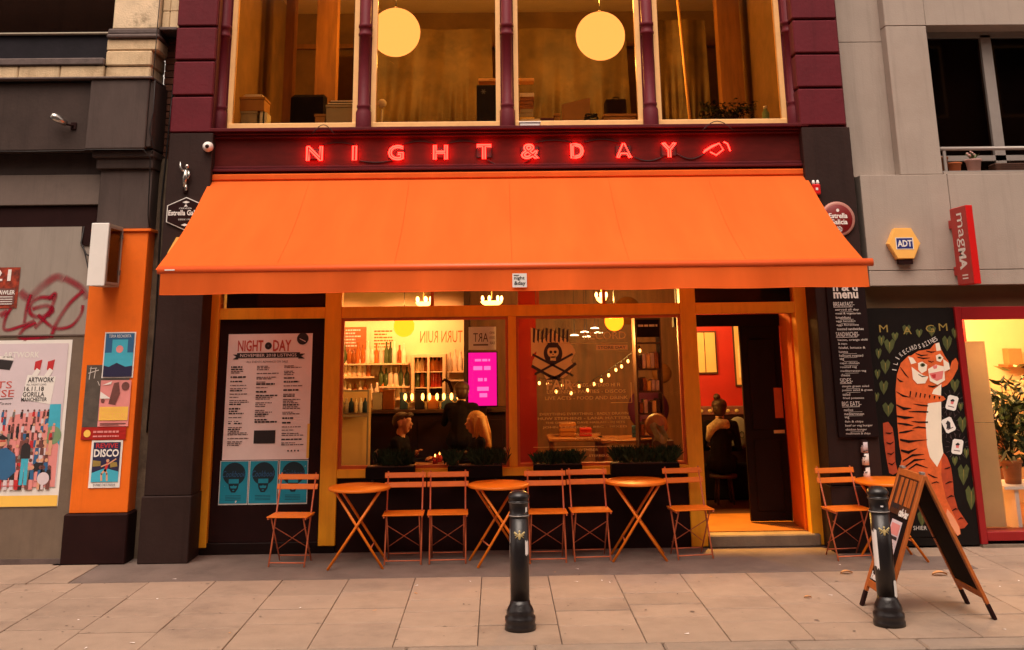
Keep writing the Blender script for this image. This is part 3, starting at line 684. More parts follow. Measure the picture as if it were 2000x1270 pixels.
for j in range(18):
    x = -3.752 + (-.09 if j % 2 else 0)
    while x < -3.545:
        a, b = max(x, -3.752), min(x + .208, -3.545)
        if b - a > .03: MB().box(a, b - .008, -.045, .0, 4.055 + j * .078, 4.122 + j * .078, bev=.004).build('brick', 'brick', bw)
        x += .215
x = -4.30
while x > -8.8:                                # sandstone sill course
    wd_ = random.uniform(.45, .75); bx('stone', 'sandstone', lb, x - wd_ + .004, x - .002, -.42, .1, 4.89, 5.045, bev=.012); x -= wd_
bx('sill_strip', 'lead', lb, -9, -4.30, -.45, .1, 5.047, 5.125, bev=.01)
bx('window_board', 'dark_navy', lb, -9, -4.30, -.28, .1, 5.127, 5.43)
bx('board_ledge', 'box_grey', lb, -9, -4.285, -.33, .1, 5.432, 5.452, bev=.005)
w = bx('window', 'sandstone_worn', lb, -4.285, -4.262, -.30, .1, 5.455, 7.2)
MB().box(-9, -4.287, -.20, -.19, 5.455, 7.2).build('pane', 'glass_dark', w)
bx('dark_room', 'grey_paint_dark', lb, -9, -4.0, .6, .7, 4.9, 7.3)
for x0, x1, y, z0, z1, mt in ((-4.298, -3.80, -.38, 4.89, 5.04, 'sandstone'), (-4.298, -3.795, -.40, 5.044, 5.215, 'sandstone'), (-4.298, -3.735, -.40, 5.218, 5.35, 'sandstone'), (-4.298, -3.72, -.44, 5.353, 5.40, 'lead'), (-4.298, -3.74, -.41, 5.403, 5.468, 'lead'), (-4.26, -3.755, -.38, 5.47, 5.88, 'sandstone_worn'), (-4.26, -3.755, -.38, 5.884, 6.4, 'sandstone'), (-4.26, -3.755, -.38, 6.404, 7.3, 'sandstone')):
    bx('stone', mt, lb, x0, x1, y, .1, z0, z1, bev=.014)
for k in range(8):
    for x0, x1 in ((-3.74, -3.66), (-3.656, -3.55)): bx('tile', 'sandstone', lb, x0, x1, -.30, .1, 5.50 + .2 * k, 5.695 + .2 * k, bev=.006)
bx('ledge_tile', 'lead', lb, -3.75, -3.55, -.36, .1, 5.46, 5.498, bev=.008)
def cable(pts, rr=.007, parent=lb):
    MB().tube(pts, rr, 5).build('cable', 'cable', parent)
cable([(-5.6, -.47, 4.095), (-5.0, -.475, 4.085), (-4.42, -.475, 4.09), (-4.36, -.535, 4.09), (-3.76, -.535, 4.085), (-3.70, -.47, 4.0), (-3.69, -.44, 3.4), (-3.68, -.40, 3.28)])
cable([(-3.70, -.51, 4.85), (-3.69, -.52, 4.5), (-3.72, -.52, 4.3), (-3.66, -.5, 4.12), (-3.69, -.46, 4.05)], .006)
cable([(-3.64, -.06, 4.9), (-3.63, -.13, 4.4), (-3.65, -.14, 3.6), (-3.62, -.14, 2.2), (-3.63, -.14, 1.2)], .009)
cable([(-3.75, -.4, 6.0), (-3.74, -.45, 5.47), (-3.75, -.42, 5.2), (-3.73, -.5, 4.87)], .005)
# graffiti on the shutter (own soft-edged strokes)
def strokes(paths, y):
    vs, fs, ed = [], [], []
    for pts, w in paths:
        P = []
        for a, b, c_, d_ in zip([pts[0]] + pts, pts, pts[1:], pts[2:] + [pts[-1]]):
            for i in range(8):
                t = i / 8; P.append(tuple(.5 * (2 * b[q] + (c_[q] - a[q]) * t + (2 * a[q] - 5 * b[q] + 4 * c_[q] - d_[q]) * t * t + (3 * b[q] - a[q] - 3 * c_[q] + d_[q]) * t ** 3) for q in (0, 1)))
        P.append(pts[-1]); base = len(vs); y -= .0004
        for i, p in enumerate(P):
            q0, q1 = P[max(0, i - 1)], P[min(len(P) - 1, i + 1)]; dx, dz = q1[0] - q0[0], q1[1] - q0[1]; l = math.hypot(dx, dz) or 1
            nx, nz2 = -dz / l, dx / l
            for k, e_ in ((-1.3, 0), (-.35, .9), (.35, .9), (1.3, 0)): vs.append((p[0] + nx * w * k, y, p[1] + nz2 * w * k)); ed.append(e_ * min(1, .020 / w) ** .8 * (.75 + .25 * math.sin(i * .35)))
        for i in range(len(P) - 1):
            for k in range(3): q = base + i * 4 + k; fs.append((q, q + 1, q + 5, q + 4))
    return vs, fs, ed
def gp(x, yy): px, py = x / 3.176, 400 + yy / 3.176; return (-5.21 + .0053 * px + (py - 580) * .0005, 2.58 - (py - 580) * .00525)
G = [([(120, 540), (180, 580), (260, 510), (345, 455), (400, 470)], .042), ([(400, 460), (500, 520), (545, 590)], .035), ([(190, 560), (165, 640), (150, 735)], .018), ([(330, 585), (250, 580), (190, 620), (190, 680), (250, 700), (325, 665), (290, 632), (200, 650)], .022),
     ([(70, 640), (35, 700), (30, 775), (130, 755), (215, 720)], .018), ([(225, 735), (150, 770), (122, 825), (200, 832), (330, 815)], .02), ([(235, 685), (300, 745), (350, 772), (440, 757), (500, 690), (515, 630)], .018), ([(520, 540), (430, 620), (350, 740), (318, 825)], .022), ([(330, 640), (270, 710), (215, 768)], .02), ([(0, 690), (45, 660)], .03), ([(300, 590), (345, 560), (300, 700)], .02)]
vs, fs, ed = strokes([([gp(*q) for q in pts], w) for pts, w in G], -.3035)
gm = MB().add(vs, fs); go = gm.build('graffiti', 'spray_red', up_)
at_ = go.data.attributes.new('edge', 'FLOAT', 'POINT'); at_.data.foreach_set('value', ed)
# floodlight and projecting light box
fl_ = thing('floodlight', 'small chrome floodlight on the dark grey fascia of the shuttered building', 'floodlight', (-4.63, -.5, 4.3))
MB().tube([(-4.74, -.62, 4.45), (-4.70, -.60, 4.43), (-4.60, -.54, 4.37)], [.035, .045, .03], 12).build('head', 'chrome', fl_)
MB().tube([(-4.62, -.55, 4.37), (-4.56, -.50, 4.36), (-4.55, -.462, 4.36)], .012, 6).build('arm', 'near_black', fl_); MB().box(-4.58, -4.52, -.48, -.461, 4.32, 4.40, bev=.005).build('mount', 'near_black', fl_)
lbx = thing('light_box', 'white projecting light box with a clear side on the orange pilaster', 'light box', (-4.05, -.55, 2.66))
bx('face', 'white', lbx, -4.14, -3.962, -.80, -.785, 2.655, 3.285, bev=.006)
m = MB(); m.box(-4.14, -4.128, -.784, -.36, 2.66, 3.28).box(-4.127, -3.965, -.784, -.36, 2.66, 2.675).box(-4.127, -3.965, -.784, -.36, 3.265, 3.28).box(-4.127, -3.965, -.372, -.36, 2.676, 3.264)
m.build('case', 'box_grey', lbx)
m = MB(); m.box(-3.972, -3.957, -.784, -.75, 2.676, 3.264).box(-3.972, -3.957, -.40, -.3725, 2.676, 3.264).box(-3.972, -3.957, -.75, -.40, 2.676, 2.70).box(-3.972, -3.957, -.75, -.40, 3.24, 3.264); m.build('side_frame', 'shutter_metal', lbx)
MB().box(-3.967, -3.963, -.75, -.40, 2.70, 3.24).build('side_pane', 'glass', lbx)
for z in (2.78, 3.15): bx('hinge', 'chrome', lbx, -3.956, -3.945, -.40, -.375, z, z + .05)
MB().tube([(-4.40, -.31, 3.30), (-4.41, -.33, 3.12), (-4.33, -.36, 3.0), (-4.16, -.5, 2.95)], .009, 6).build('cable', 'cable', lbx)
MB().tube([(-4.39, -.32, 3.10), (-4.30, -.36, 2.86), (-4.17, -.5, 2.80)], .007, 6).build('cable', 'cable', lbx)
# big event poster on the shutter
p = poster('event_poster', 'large pale event poster with a crowd illustration on the grey shutter', -5.62, -4.415, .525, 2.135, -.303, 'white')
y = -.3115; m = MB()
m.rect(-5.62, -4.45, .71, 2.10, y, 0); m.rect(-5.62, -4.42, .53, .632, y - .001, 1)
m.text('ARTWORK', -5.11, -4.74, 1.96, 2.02, y - .002, 2, .02)
m.flat([(-5.28, 1.96), (-5.0, 1.93), (-5.03, 1.84), (-5.30, 1.87)], y - .002, 3); m.flat([(-5.28, 1.985), (-5.01, 1.975), (-5.0, 1.935), (-5.28, 1.965)], y - .002, 2)
m.text('ARTS', -5.35, -4.99, 1.66, 1.73, y - .002, 4); m.text('HOUSE', -5.42, -4.96, 1.575, 1.645, y - .002, 4); m.line([(-5.3, 1.55), (-4.97, 1.56)], .008, y - .002, 3); m.text('in Motion Town', -5.35, -4.98, 1.50, 1.525, y - .002, 3, shear=.3)
m.flat([(-4.84, 1.79), (-4.55, 1.77), (-4.58, 1.5), (-4.88, 1.55)], y - .002, 2)
m.text('ARTWORK', -4.83, -4.565, 1.715, 1.765, y - .004, 3, .015); m.text('ALL NIGHT LONG', -4.84, -4.64, 1.685, 1.703, y - .004, 3); m.text('16.11.18', -4.86, -4.66, 1.63, 1.675, y - .004, 3, .015); m.text('GORILLA', -4.87, -4.65, 1.575, 1.622, y - .004, 3, .015); m.text('MANCHESTER', -4.88, -4.62, 1.53, 1.568, y - .004, 3, .015)
for x in (-4.74, -4.61): m.flat([(x - .035, 1.92), (x + .035, 1.94), (x + .02, 1.82), (x - .04, 1.84)], y - .003, 5); m.line([(x, 1.83), (x - .03, 1.78)], .05, y - .0035, 2)
m.flat([(-4.98, .71), (-4.46, .71), (-4.46, 1.16), (-4.6, 1.44), (-4.95, 1.4), (-5.1, 1.1)], y - .002, 6); m.flat([(-4.45, 1.1), (-4.47, 1.5), (-4.58, 1.5), (-4.60, 1.3)], y - .003, 7); m.disc(-4.53, 1.2, .09, y - .0035, 8)
cols = [3, 11, 11, 10, 6, 6, 12, 5, 3, 11, 0, 9, 6]
k = 0
for row in range(9):
    z0 = 1.38 - row * .075; s_ = .55 + row * .06
    for q in range(20):
        x = -5.55 + q * .054 + random.uniform(-.018, .018) + (row % 2) * .027
        if random.random() < .15: continue
        if x > -4.52: continue
        c1, c2 = random.choice(cols), random.choice(cols); yy = y - .004 - row * .0006
        m.flat([(x - .026 * s_, z0), (x + .026 * s_, z0), (x + .02 * s_, z0 + .09 * s_), (x - .02 * s_, z0 + .09 * s_)], yy, c1); m.flat([(x - .018 * s_, z0 - .09 * s_), (x + .02 * s_, z0 - .09 * s_), (x + .018 * s_, z0), (x - .018 * s_, z0)], yy, c2)
        m.disc(x + .004, z0 + .112 * s_, .019 * s_, yy - .0003, random.choice((11, 12, 11)), 8)
m.flat([(-5.2, .86), (-5.1, 1.06), (-4.98, 1.09), (-4.88, 1.02), (-4.86, .86), (-4.95, .78), (-5.15, .80)], y - .010, 9); m.disc(-5.03, 1.15, .05, y - .011, 12, 14); m.flat([(-5.09, 1.17), (-5.03, 1.215), (-4.97, 1.18), (-5.0, 1.16)], y - .0115, 3); m.rect(-5.07, -4.99, 1.145, 1.158, y - .012, 5)
m.flat([(-4.82, .73), (-4.785, .73), (-4.78, .95), (-4.775, .73), (-4.74, .73), (-4.745, 1.0), (-4.815, 1.0)], y - .010, 7); m.flat([(-4.83, .98), (-4.73, .98), (-4.735, 1.10), (-4.76, 1.125), (-4.80, 1.125), (-4.825, 1.10)], y - .0105, 3); m.disc(-4.78, 1.15, .024, y - .011, 11, 12)
m.disc(-4.58, .79, .06, y - .009, 0); m.line([(-5.2, .725), (-4.8, .725)], .006, y - .011, 5)
m.build('print', ['poster_mauve', 'poster_yellow', 'white', 'ink', 'ink_red', 'poster_red', 'poster_rose', 'poster_sky', 'poster_green', 'poster_blue', 'cloth_grey', 'poster_brown', 'skin'], p)
p = poster('flyer', 'small fiery red and black flyer at the left edge above the crowd poster', -5.42, -5.03, 2.46, 2.88, -.303, 'poster_fire')
m = MB(); y = -.311; m.text('21', -5.33, -5.12, 2.74, 2.86, y, 0, .02); m.text('THE CRAWLER', -5.40, -5.06, 2.60, 2.645, y, 0, .03)
for k in range(4): m.rect(-5.3, -5.08, 2.50 + .024 * k, 2.508 + .024 * k, y, 0)
m.flat([(-5.4, 2.67), (-5.06, 2.66), (-5.06, 2.5), (-5.4, 2.48)], y + .001, 1); m.build('print', ['white', 'poster_brown'], p)
# posters on the orange pilaster
mat('old_sheet', lin((84, 74, 66)), .8, .3, 8, .3, 20)
p = poster('sunset_poster', 'teal poster of a pink sun over dark hills on the orange pilaster', -4.065, -3.745, 1.75, 2.205, -.356, 'white')
m = MB(); y = -.364; m.rect(-4.052, -3.758, 1.762, 2.193, y, 0); m.rect(-4.052, -3.758, 1.85, 2.0, y - .001, 1); m.rect(-3.98, -3.82, 1.93, 2.13, y - .002, 2); m.disc(-3.90, 2.035, .037, y - .003, 3)
m.flat([(-4.052, 1.762), (-3.758, 1.762), (-3.758, 1.87), (-3.83, 1.86), (-3.92, 1.90), (-4.0, 1.86), (-4.052, 1.875)], y - .003, 4); m.text('TERIA RECHORTA', -4.02, -3.79, 2.15, 2.18, y - .002, 5); m.build('print', ['poster_blue', 'poster_sky', 'poster_sky', 'poster_rose', 'poster_navy', 'white'], p)
p = poster('torn_sheet', 'old dark sheet with scribbled white marks behind the orange pilaster posters', -4.225, -3.78, 1.275, 1.88, -.352, 'old_sheet')
MB().line([(-4.2, 1.80), (-4.10, 1.83)], .008, -.359).line([(-4.18, 1.86), (-4.19, 1.74)], .007, -.359).line([(-4.13, 1.85), (-4.14, 1.75)], .007, -.359).line([(-4.19, 1.845), (-4.12, 1.85)], .006, -.359).line([(-4.1, 1.72), (-4.08, 1.68)], .006, -.359).build('marking', 'chalk', p)
p = poster('illustrated_poster', 'pale pink and brown illustrated poster with yellow lettering on the orange pilaster', -4.065, -3.755, 1.28, 1.728, -.361, 'poster_rose')
m = MB(); y = -.369
m.flat([(-3.97, 1.50), (-3.93, 1.70), (-3.88, 1.71), (-3.86, 1.60), (-3.90, 1.49)], y, 0); m.flat([(-4.05, 1.68), (-3.95, 1.72), (-3.96, 1.69)], y, 1); m.flat([(-4.06, 1.62), (-3.95, 1.55), (-4.06, 1.55)], y, 1); m.disc(-3.81, 1.67, .04, y, 0); m.disc(-4.03, 1.53, .02, y, 0)
m.rect(-4.055, -3.765, 1.34, 1.47, y, 2); m.text('HOLDING', -4.04, -3.83, 1.42, 1.46, y - .001, 3); m.text('HISTORI', -4.04, -3.78, 1.355, 1.41, y - .001, 3); m.rect(-4.04, -3.78, 1.305, 1.313, y, 0); m.rect(-4.04, -3.85, 1.292, 1.298, y, 0)
m.build('print', ['poster_brown', 'white', 'poster_yellow', 'alarm_yellow'], p)
p = poster('ticket_strip', 'narrow brown and red printed strip above the disco poster on the pilaster', -4.222, -3.77, 1.155, 1.275, -.361, 'sign_red_dim')
m = MB(); y = -.368; m.disc(-4.16, 1.215, .036, y, 0, 14); m.greek(-4.10, -3.84, 1.22, 1.24, y, 1); m.greek(-4.10, -3.84, 1.18, 1.195, y, 1); m.build('print', ['poster_yellow', 'poster_rose'], p)
p = poster('disco_poster', 'white bordered disco poster with a dancer at the foot of the orange pilaster', -4.108, -3.795, .70, 1.148, -.356, 'white')
m = MB(); y = -.364; m.rect(-4.085, -3.815, .755, 1.13, y, 0); m.flat([(-4.085, .755), (-3.815, .755), (-3.815, .85), (-3.95, .885), (-4.085, .84)], y - .001, 1); m.text('REVIVE', -4.06, -3.84, 1.075, 1.12, y - .001, 2, .02); m.text('DISCO', -4.075, -3.825, .99, 1.065, y - .001, 3, .03)
m.flat([(-4.08, .90), (-4.0, .905), (-4.0, .95), (-4.08, .96)], y - .001, 4); m.flat([(-3.9, .89), (-3.83, .90), (-3.84, .94), (-3.91, .94)], y - .001, 4)
m.line([(-3.98, .77), (-3.985, .83), (-3.95, .87), (-3.93, .83), (-3.925, .77)], .018, y - .002, 5); m.line([(-3.95, .86), (-3.93, .93)], .026, y - .002, 2); m.line([(-3.93, .92), (-3.85, .97)], .012, y - .0025, 5); m.line([(-3.94, .92), (-3.99, .90)], .012, y - .0025, 5); m.disc(-3.93, .955, .016, y - .003, 5, 10)
m.text('ZOMBIE CHET FREEDE', -4.06, -3.84, .718, .738, y - .001, 0); m.build('print', ['poster_navy', 'poster_sky', 'poster_red', 'white', 'mural_gold', 'skin'], p)

# ------------------------------------------------------------------ concrete shop building on the right
rb = thing('concrete_building', 'pale grey concrete building with a red framed shop window right of the cafe', 'building', (5.5, 0, 0))
bx('wall_panel', 'concrete', rb, 3.97, 4.925, -.30, 0, 2.745, 3.765, bev=.004); bx('wall_panel', 'concrete', rb, 4.931, 9, -.30, 0, 2.745, 3.765, bev=.004)
bx('wall_panel', 'concrete', rb, 3.97, 9, -.298, 0, 2.585, 2.739, bev=.004)
bx('wall_panel', 'concrete', rb, 3.89, 4.43, -.12, .2, 3.77, 5.315, bev=.003); bx('wall_panel', 'concrete', rb, 3.89, 4.43, -.12, .2, 5.321, 7.3, bev=.003)
bx('pier', 'concrete', rb, 4.43, 4.895, -.28, .3, 3.77, 5.46, bev=.006); bx('pier', 'concrete', rb, 4.43, 4.895, -.28, .3, 5.466, 7.3, bev=.006)
bx('lintel', 'concrete', rb, 4.90, 9, -.27, .3, 5.47, 7.3, bev=.004)
m = MB(); m.box(4.895, 4.97, .02, .12, 3.79, 5.47).box(5.64, 5.76, .02, .12, 3.79, 5.43).box(6.6, 6.7, .02, .12, 3.79, 5.43).box(4.97, 9, .02, .12, 5.40, 5.47).box(4.97, 9, .02, .12, 3.77, 3.83).box(4.97, 9, .02, .12, 3.96, 4.02)
w = m.build('window', 'window_alu', rb); MB().box(4.97, 9, .07, .078, 3.83, 5.40).build('pane', 'glass_dark', w); bx('blind', 'dark_blind', w, 4.9, 9, .3, .32, 3.78, 5.47)
bx('window_sill', 'concrete', rb, 4.90, 9, -.296, .02, 3.767, 3.79)
r_ = group_part('railing', rb, (5.5, -.25, 3.79))
MB().tube([(4.90, -.25, 4.055), (9, -.25, 4.055)], .022, 10).build('handrail', 'window_alu', r_); bx('bottom_rail', 'window_alu', r_, 4.90, 9, -.27, -.24, 3.792, 3.808)
for x in (4.93, 6.3, 7.6): bx('baluster', 'window_alu', r_, x, x + .03, -.262, -.24, 3.81, 4.035)
bx('party_wall', 'grey_paint_dark', rb, 3.85, 3.995, -.02, .9, 0, 7.3)
bx('soffit_band', 'beige_soffit', rb, 3.97, 9, -.08, .2, 2.36, 2.583)
bx('mural_panel', 'mural_black', rb, 3.935, 4.865, -.20, .05, .02, 2.355)
for x0, x1, z0, z1 in ((4.868, 4.935, .03, 2.36), (7.4, 7.5, .03, 2.36)): bx('shop_frame', 'shop_red', rb, x0, x1, -.24, .0, z0, z1, bev=.004)
bx('shop_frame', 'shop_red', rb, 4.937, 7.4, -.235, .0, 2.225, 2.358, bev=.004); bx('shop_frame', 'shop_red', rb, 4.937, 7.4, -.235, .0, .06, .145, bev=.004)
bx('threshold', 'stone_step', rb, 4.87, 9, -.26, .05, 0, .028)
MB().box(4.937, 7.4, -.12, -.112, .145, 2.225).build('shop_pane', 'glass', rb)
bx('shop_floor', 'floor_wood', rb, 4.2, 9, .01, 4, .0, .1); bx('shop_back_wall', 'shop_cream', rb, 4.2, 9, 3.4, 3.5, .1, 2.6); bx('shop_side_wall', 'shop_cream', rb, 4.2, 4.3, .1, 3.4, .1, 2.6); bx('shop_side_wall', 'shop_cream', rb, 8.9, 9, .1, 3.4, .1, 2.6); bx('shop_ceiling', 'white', rb, 4.2, 9, .21, 3.5, 2.6, 2.7)
bx('window_blind', 'blind_cream', rb, 4.94, 5.25, .0, .012, .15, 1.17); bx('window_blind', 'blind_cream', rb, 4.94, 5.25, .002, .014, 1.175, 2.0)
bx('display_shelf', 'white', rb, 5.30, 7.3, .06, .6, .50, .53); bx('display_leg', 'white', rb, 5.42, 5.46, .1, .5, .1, .499); bx('display_leg', 'white', rb, 7.2, 7.24, .1, .5, .1, .499)
bx('display_column', 'sign_red_dim', rb, 5.62, 5.74, 1.6, 1.75, .1, 2.59); bx('display_column', 'blind_cream', rb, 5.95, 6.6, 1.9, 2.0, .1, 1.5)
# mural painted on the panel
def tg(x, yy): return (3.97306 + .00207188 * x - .000188082 * yy - 9.03e-8 * x * yy, 2.34566 - 2.43e-5 * x - .00189626 * yy)
def tp(mb, pts, lay, mi): return mb.flat([tg(*q) for q in pts], -.203 - .0012 * lay, mi)
ml = thing('tiger_mural', 'painted orange tiger reaching for cards on the black door panel', 'mural', (4.4, -.203, .1))
m = MB()
tp(m, [(375, 750), (400, 780), (420, 830), (430, 900), (435, 970), (455, 1040), (490, 1090), (508, 1115), (490, 1135), (470, 1140), (440, 1100), (410, 1040), (390, 970), (370, 900), (350, 850)], 0, 1)
tp(m, [(68, 605), (95, 598), (118, 630), (128, 700), (132, 800), (145, 855), (120, 870), (100, 860), (85, 780), (72, 690)], 0, 1)
tp(m, [(370, 400), (380, 350), (410, 330), (425, 280), (445, 262), (458, 290), (455, 320), (430, 370), (400, 405), (375, 418)], 0, 0)
tp(m, [(200, 250), (160, 290), (140, 350), (133, 430), (137, 520), (143, 620), (152, 720), (165, 790), (150, 850), (200, 880), (270, 890), (300, 930), (340, 1000), (380, 1070), (430, 1150), (455, 1175), (470, 1165), (465, 1130), (430, 1060), (395, 990), (378, 920), (370, 870), (372, 700), (370, 600), (368, 450), (370, 380), (300, 260)], 1, 0)
tp(m, [(300, 500), (330, 430), (370, 400), (368, 450), (370, 600), (372, 700), (380, 760), (348, 830), (310, 780), (295, 720), (288, 600)], 2, 2)
tp(m, [(190, 400), (240, 432), (300, 448), (380, 465), (392, 480), (375, 492), (300, 502), (240, 492), (200, 455)], 3, 0)
tp(m, [(205, 255), (250, 225), (310, 215), (335, 185), (355, 180), (368, 215), (385, 250), (405, 280), (412, 320), (395, 340), (385, 390), (340, 400), (300, 380), (270, 400), (235, 395), (215, 350), (210, 300)], 4, 0)
for q in ([(197, 255), (222, 262), (240, 288), (212, 296)], [(338, 187), (358, 180), (367, 222), (344, 226)], [(215, 310), (240, 330), (275, 355), (302, 362), (285, 397), (245, 400), (222, 375)], [(378, 268), (408, 290), (414, 322), (385, 335)], [(300, 322), (340, 298), (382, 308), (388, 380), (350, 405), (310, 385)], [(248, 290), (270, 282), (296, 300), (292, 330), (268, 345), (250, 325)], [(340, 250), (362, 240), (380, 262), (365, 285), (345, 278)]): tp(m, q, 5, 2)
tp(m, [(305, 345), (380, 330), (374, 372), (345, 385), (318, 370)], 6, 3); tp(m, [(322, 305), (348, 300), (345, 318), (330, 322)], 6, 3); tp(m, [(315, 352), (340, 348), (338, 370), (325, 368)], 6.5, 6); tp(m, [(400, 1040), (430, 1075), (462, 1130), (468, 1165), (452, 1172), (420, 1120), (395, 1065)], 2, 4)
for cx, cy, r in ((272, 300, 13), (360, 262, 9)): tp(m, [(cx + r * math.cos(a * .7), cy + r * .8 * math.sin(a * .7)) for a in range(9)], 6, 7); tp(m, [(cx + r * .4 * math.cos(a * .8), cy + r * .5 * math.sin(a * .8)) for a in range(8)], 6.5, 5)
def stripe(pts, lay=3.5): 
    n = len(pts); up = [(x, yy - w) for x, yy, w in pts]; dn = [(x, yy + w) for x, yy, w in pts][::-1]; tp(m, up + dn, lay, 5)
for a in ([(135, 440, 1), (170, 462, 5), (205, 470, 1)], [(137, 510, 3), (175, 530, 8), (215, 528, 1)], [(139, 568, 4), (180, 577, 8), (228, 575, 1)], [(143, 605, 3), (190, 612, 6), (225, 618, 1)], [(150, 655, 3), (185, 650, 6), (230, 640, 1)], [(155, 690, 5), (200, 700, 7), (245, 695, 3), (297, 690, 1)], [(160, 745, 5), (200, 755, 8), (245, 735, 1)], [(170, 800, 3), (220, 770, 6), (280, 765, 1)], [(180, 830, 3), (230, 795, 6), (285, 790, 1)], [(195, 845, 3), (240, 815, 5), (300, 835, 1)], [(300, 515, 3), (265, 512, 4), (225, 505, 1)], [(301, 547, 4), (250, 545, 4), (200, 545, 1)], [(300, 600, 4), (250, 600, 4), (215, 595, 1)], [(290, 630, 3), (250, 625, 4), (220, 632, 1)],
          [(140, 370, 2), (155, 385, 5), (172, 388, 1)], [(155, 310, 2), (180, 345, 6), (200, 368, 1)], [(300, 865, 2), (330, 880, 4), (350, 885, 1)], [(320, 912, 2), (345, 905, 3), (357, 910, 1)], [(80, 655, 2), (105, 658, 4), (118, 652, 1)], [(85, 705, 2), (105, 712, 4), (124, 700, 1)], [(90, 760, 2), (110, 765, 4), (128, 752, 1)], [(95, 810, 2), (115, 818, 4), (132, 802, 1)], [(385, 840, 2), (405, 835, 4), (420, 828, 1)], [(390, 915, 2), (412, 905, 4), (428, 905, 1)], [(400, 985, 2), (420, 975, 4), (435, 978, 1)], [(425, 1050, 2), (442, 1040, 4), (455, 1042, 1)], [(455, 1095, 1), (470, 1085, 3), (485, 1087, 1)]): stripe(a)
for x in (210, 240, 262, 285, 310, 335, 360): tp(m, [(x - 3, 436 + (x - 210) * .2), (x + 4, 440 + (x - 210) * .2), (x - 2, 470 + (x - 210) * .1), (x - 6, 468)], 4.5, 5)
for a in ([(235, 238, 2), (265, 250, 4), (300, 246, 1)], [(245, 258, 2), (275, 265, 4), (310, 262, 1)], [(290, 225, 2), (315, 232, 4), (340, 228, 1)], [(250, 350, 2), (270, 362, 3), (292, 360, 1)], [(300, 410, 2), (325, 415, 4), (355, 405, 1)], [(300, 278, 2), (318, 285, 3), (330, 280, 1)]): stripe(a, 5.5)
m.build('tiger', ['tiger_orange', 'tiger_shade', 'tiger_white', 'tiger_pink', 'tiger_paw', 'mural_black', 'poster_red', 'mural_green'], ml)
for cx, cy, r in ((425, 500, 14), (408, 615, -25), (453, 727, 8)):
    q = MB(); ca, sa = math.cos(R(r)), math.sin(R(r))
    def cp(u, v): return (cx + u * ca - v * sa, cy + u * sa + v * ca)
    tp(q, [cp(-28, -30), cp(-20, -38), cp(20, -38), cp(28, -30), cp(28, 30), cp(20, 38), cp(-20, 38), cp(-28, 30)], 0, 0)
    tp(q, [cp(-9, -10), cp(0, -18), cp(9, -10), cp(7, 6), cp(-6, 6)], 1, 1 if r > 0 else 2); tp(q, [cp(-12, -12), cp(0, -22), cp(11, -14), cp(6, -8), cp(-8, -6)], 2, 2); tp(q, [cp(-16, 18), cp(16, 18), cp(16, 22), cp(-16, 22)], 1, 3)
    if r < 0: tp(q, [cp(-20, 14), cp(5, -25), cp(12, -8), cp(2, 20)], 1.5, 2)
    for k in range(14):
        a = k * math.pi / 7; q.line([tg(cx + 44 * math.cos(a), cy + 50 * math.sin(a)), tg(cx + 62 * math.cos(a), cy + 68 * math.sin(a))], .003, -.2035, 3)
    q.build('card', ['white', 'tiger_pink', 'ink', 'ink_soft'], ml)
for cx, cy, w_, h_ in ((102, 200, 28, 40), (80, 310, 26, 40), (72, 420, 24, 38), (95, 535, 30, 38), (400, 185, 26, 42), (440, 410, 24, 36), (480, 612, 26, 42), (485, 870, 30, 54), (525, 985, 30, 62), (45, 240, 16, 30), (40, 350, 15, 28), (60, 170, 18, 30), (130, 150, 18, 26), (255, 130, 18, 24), (440, 130, 18, 30), (35, 470, 14, 26), (440, 800, 16, 26), (500, 760, 15, 28), (545, 900, 14, 26), (470, 520, 14, 24), (320, 120, 22, 30), (190, 112, 22, 28), (270, 1090, 24, 40)):
    q = MB(); tp(q, [(cx, cy - h_ * .55), (cx + w_ * .5, cy - h_), (cx + w_, cy - h_ * .6), (cx + w_ * .7, cy + h_ * .2), (cx, cy + h_), (cx - w_ * .75, cy + h_ * .15), (cx - w_, cy - h_ * .6), (cx - w_ * .45, cy - h_)], 0, 0); tp(q, [(cx - 2, cy - h_ * .5), (cx + 2, cy - h_ * .5), (cx + 1, cy + h_ * .8)], 1, 1); q.build('painted_leaf', ['mural_green', 'mural_gold'], ml)
q = MB()
for ch, x, yy in (('M', 70, 105), ('A', 193, 115), ('G', 310, 105), ('M', 378, 97)):
    X0, Z0 = tg(x - 20, yy + 20); X1, Z1 = tg(x + 20, yy - 20); q.text(ch, X0, X1, Z0, Z1, -.2065, 1)
P0 = [(126, 326), (132, 292), (142, 264), (160, 244), (178, 232), (193, 222), (208, 214), (222, 208), (236, 203), (256, 200), (277, 194), (291, 186), (305, 178), (319, 171), (331, 166), (341, 160)]
for i, ch in enumerate('ILIKECARDS&ZINES'):
    if i >= len(P0): break
    x, yy = P0[i]; X0, Z0 = tg(x, yy); cw = .004 if ch == 'I' else .0115; tmp = MB().text(ch, -cw, cw, -.023, .023, 0, 0, .0)
    nx = P0[min(i + 1, 15)]; px = P0[max(0, i - 1)]; ang = math.atan2(-(nx[1] - px[1]), nx[0] - px[0])
    tmp.move(Matrix.Translation((X0, -.2065, Z0)) @ Matrix.Rotation(-ang, 4, 'Y')); q.add(tmp.v, tmp.f)
q.text('SHIER', *[v for v in (tg(225, 1140)[0], tg(295, 1140)[0], tg(240, 1145)[1], tg(240, 1125)[1])], -.2065, 0)
q.build('lettering', ['chalk', 'mural_gold'], ml)
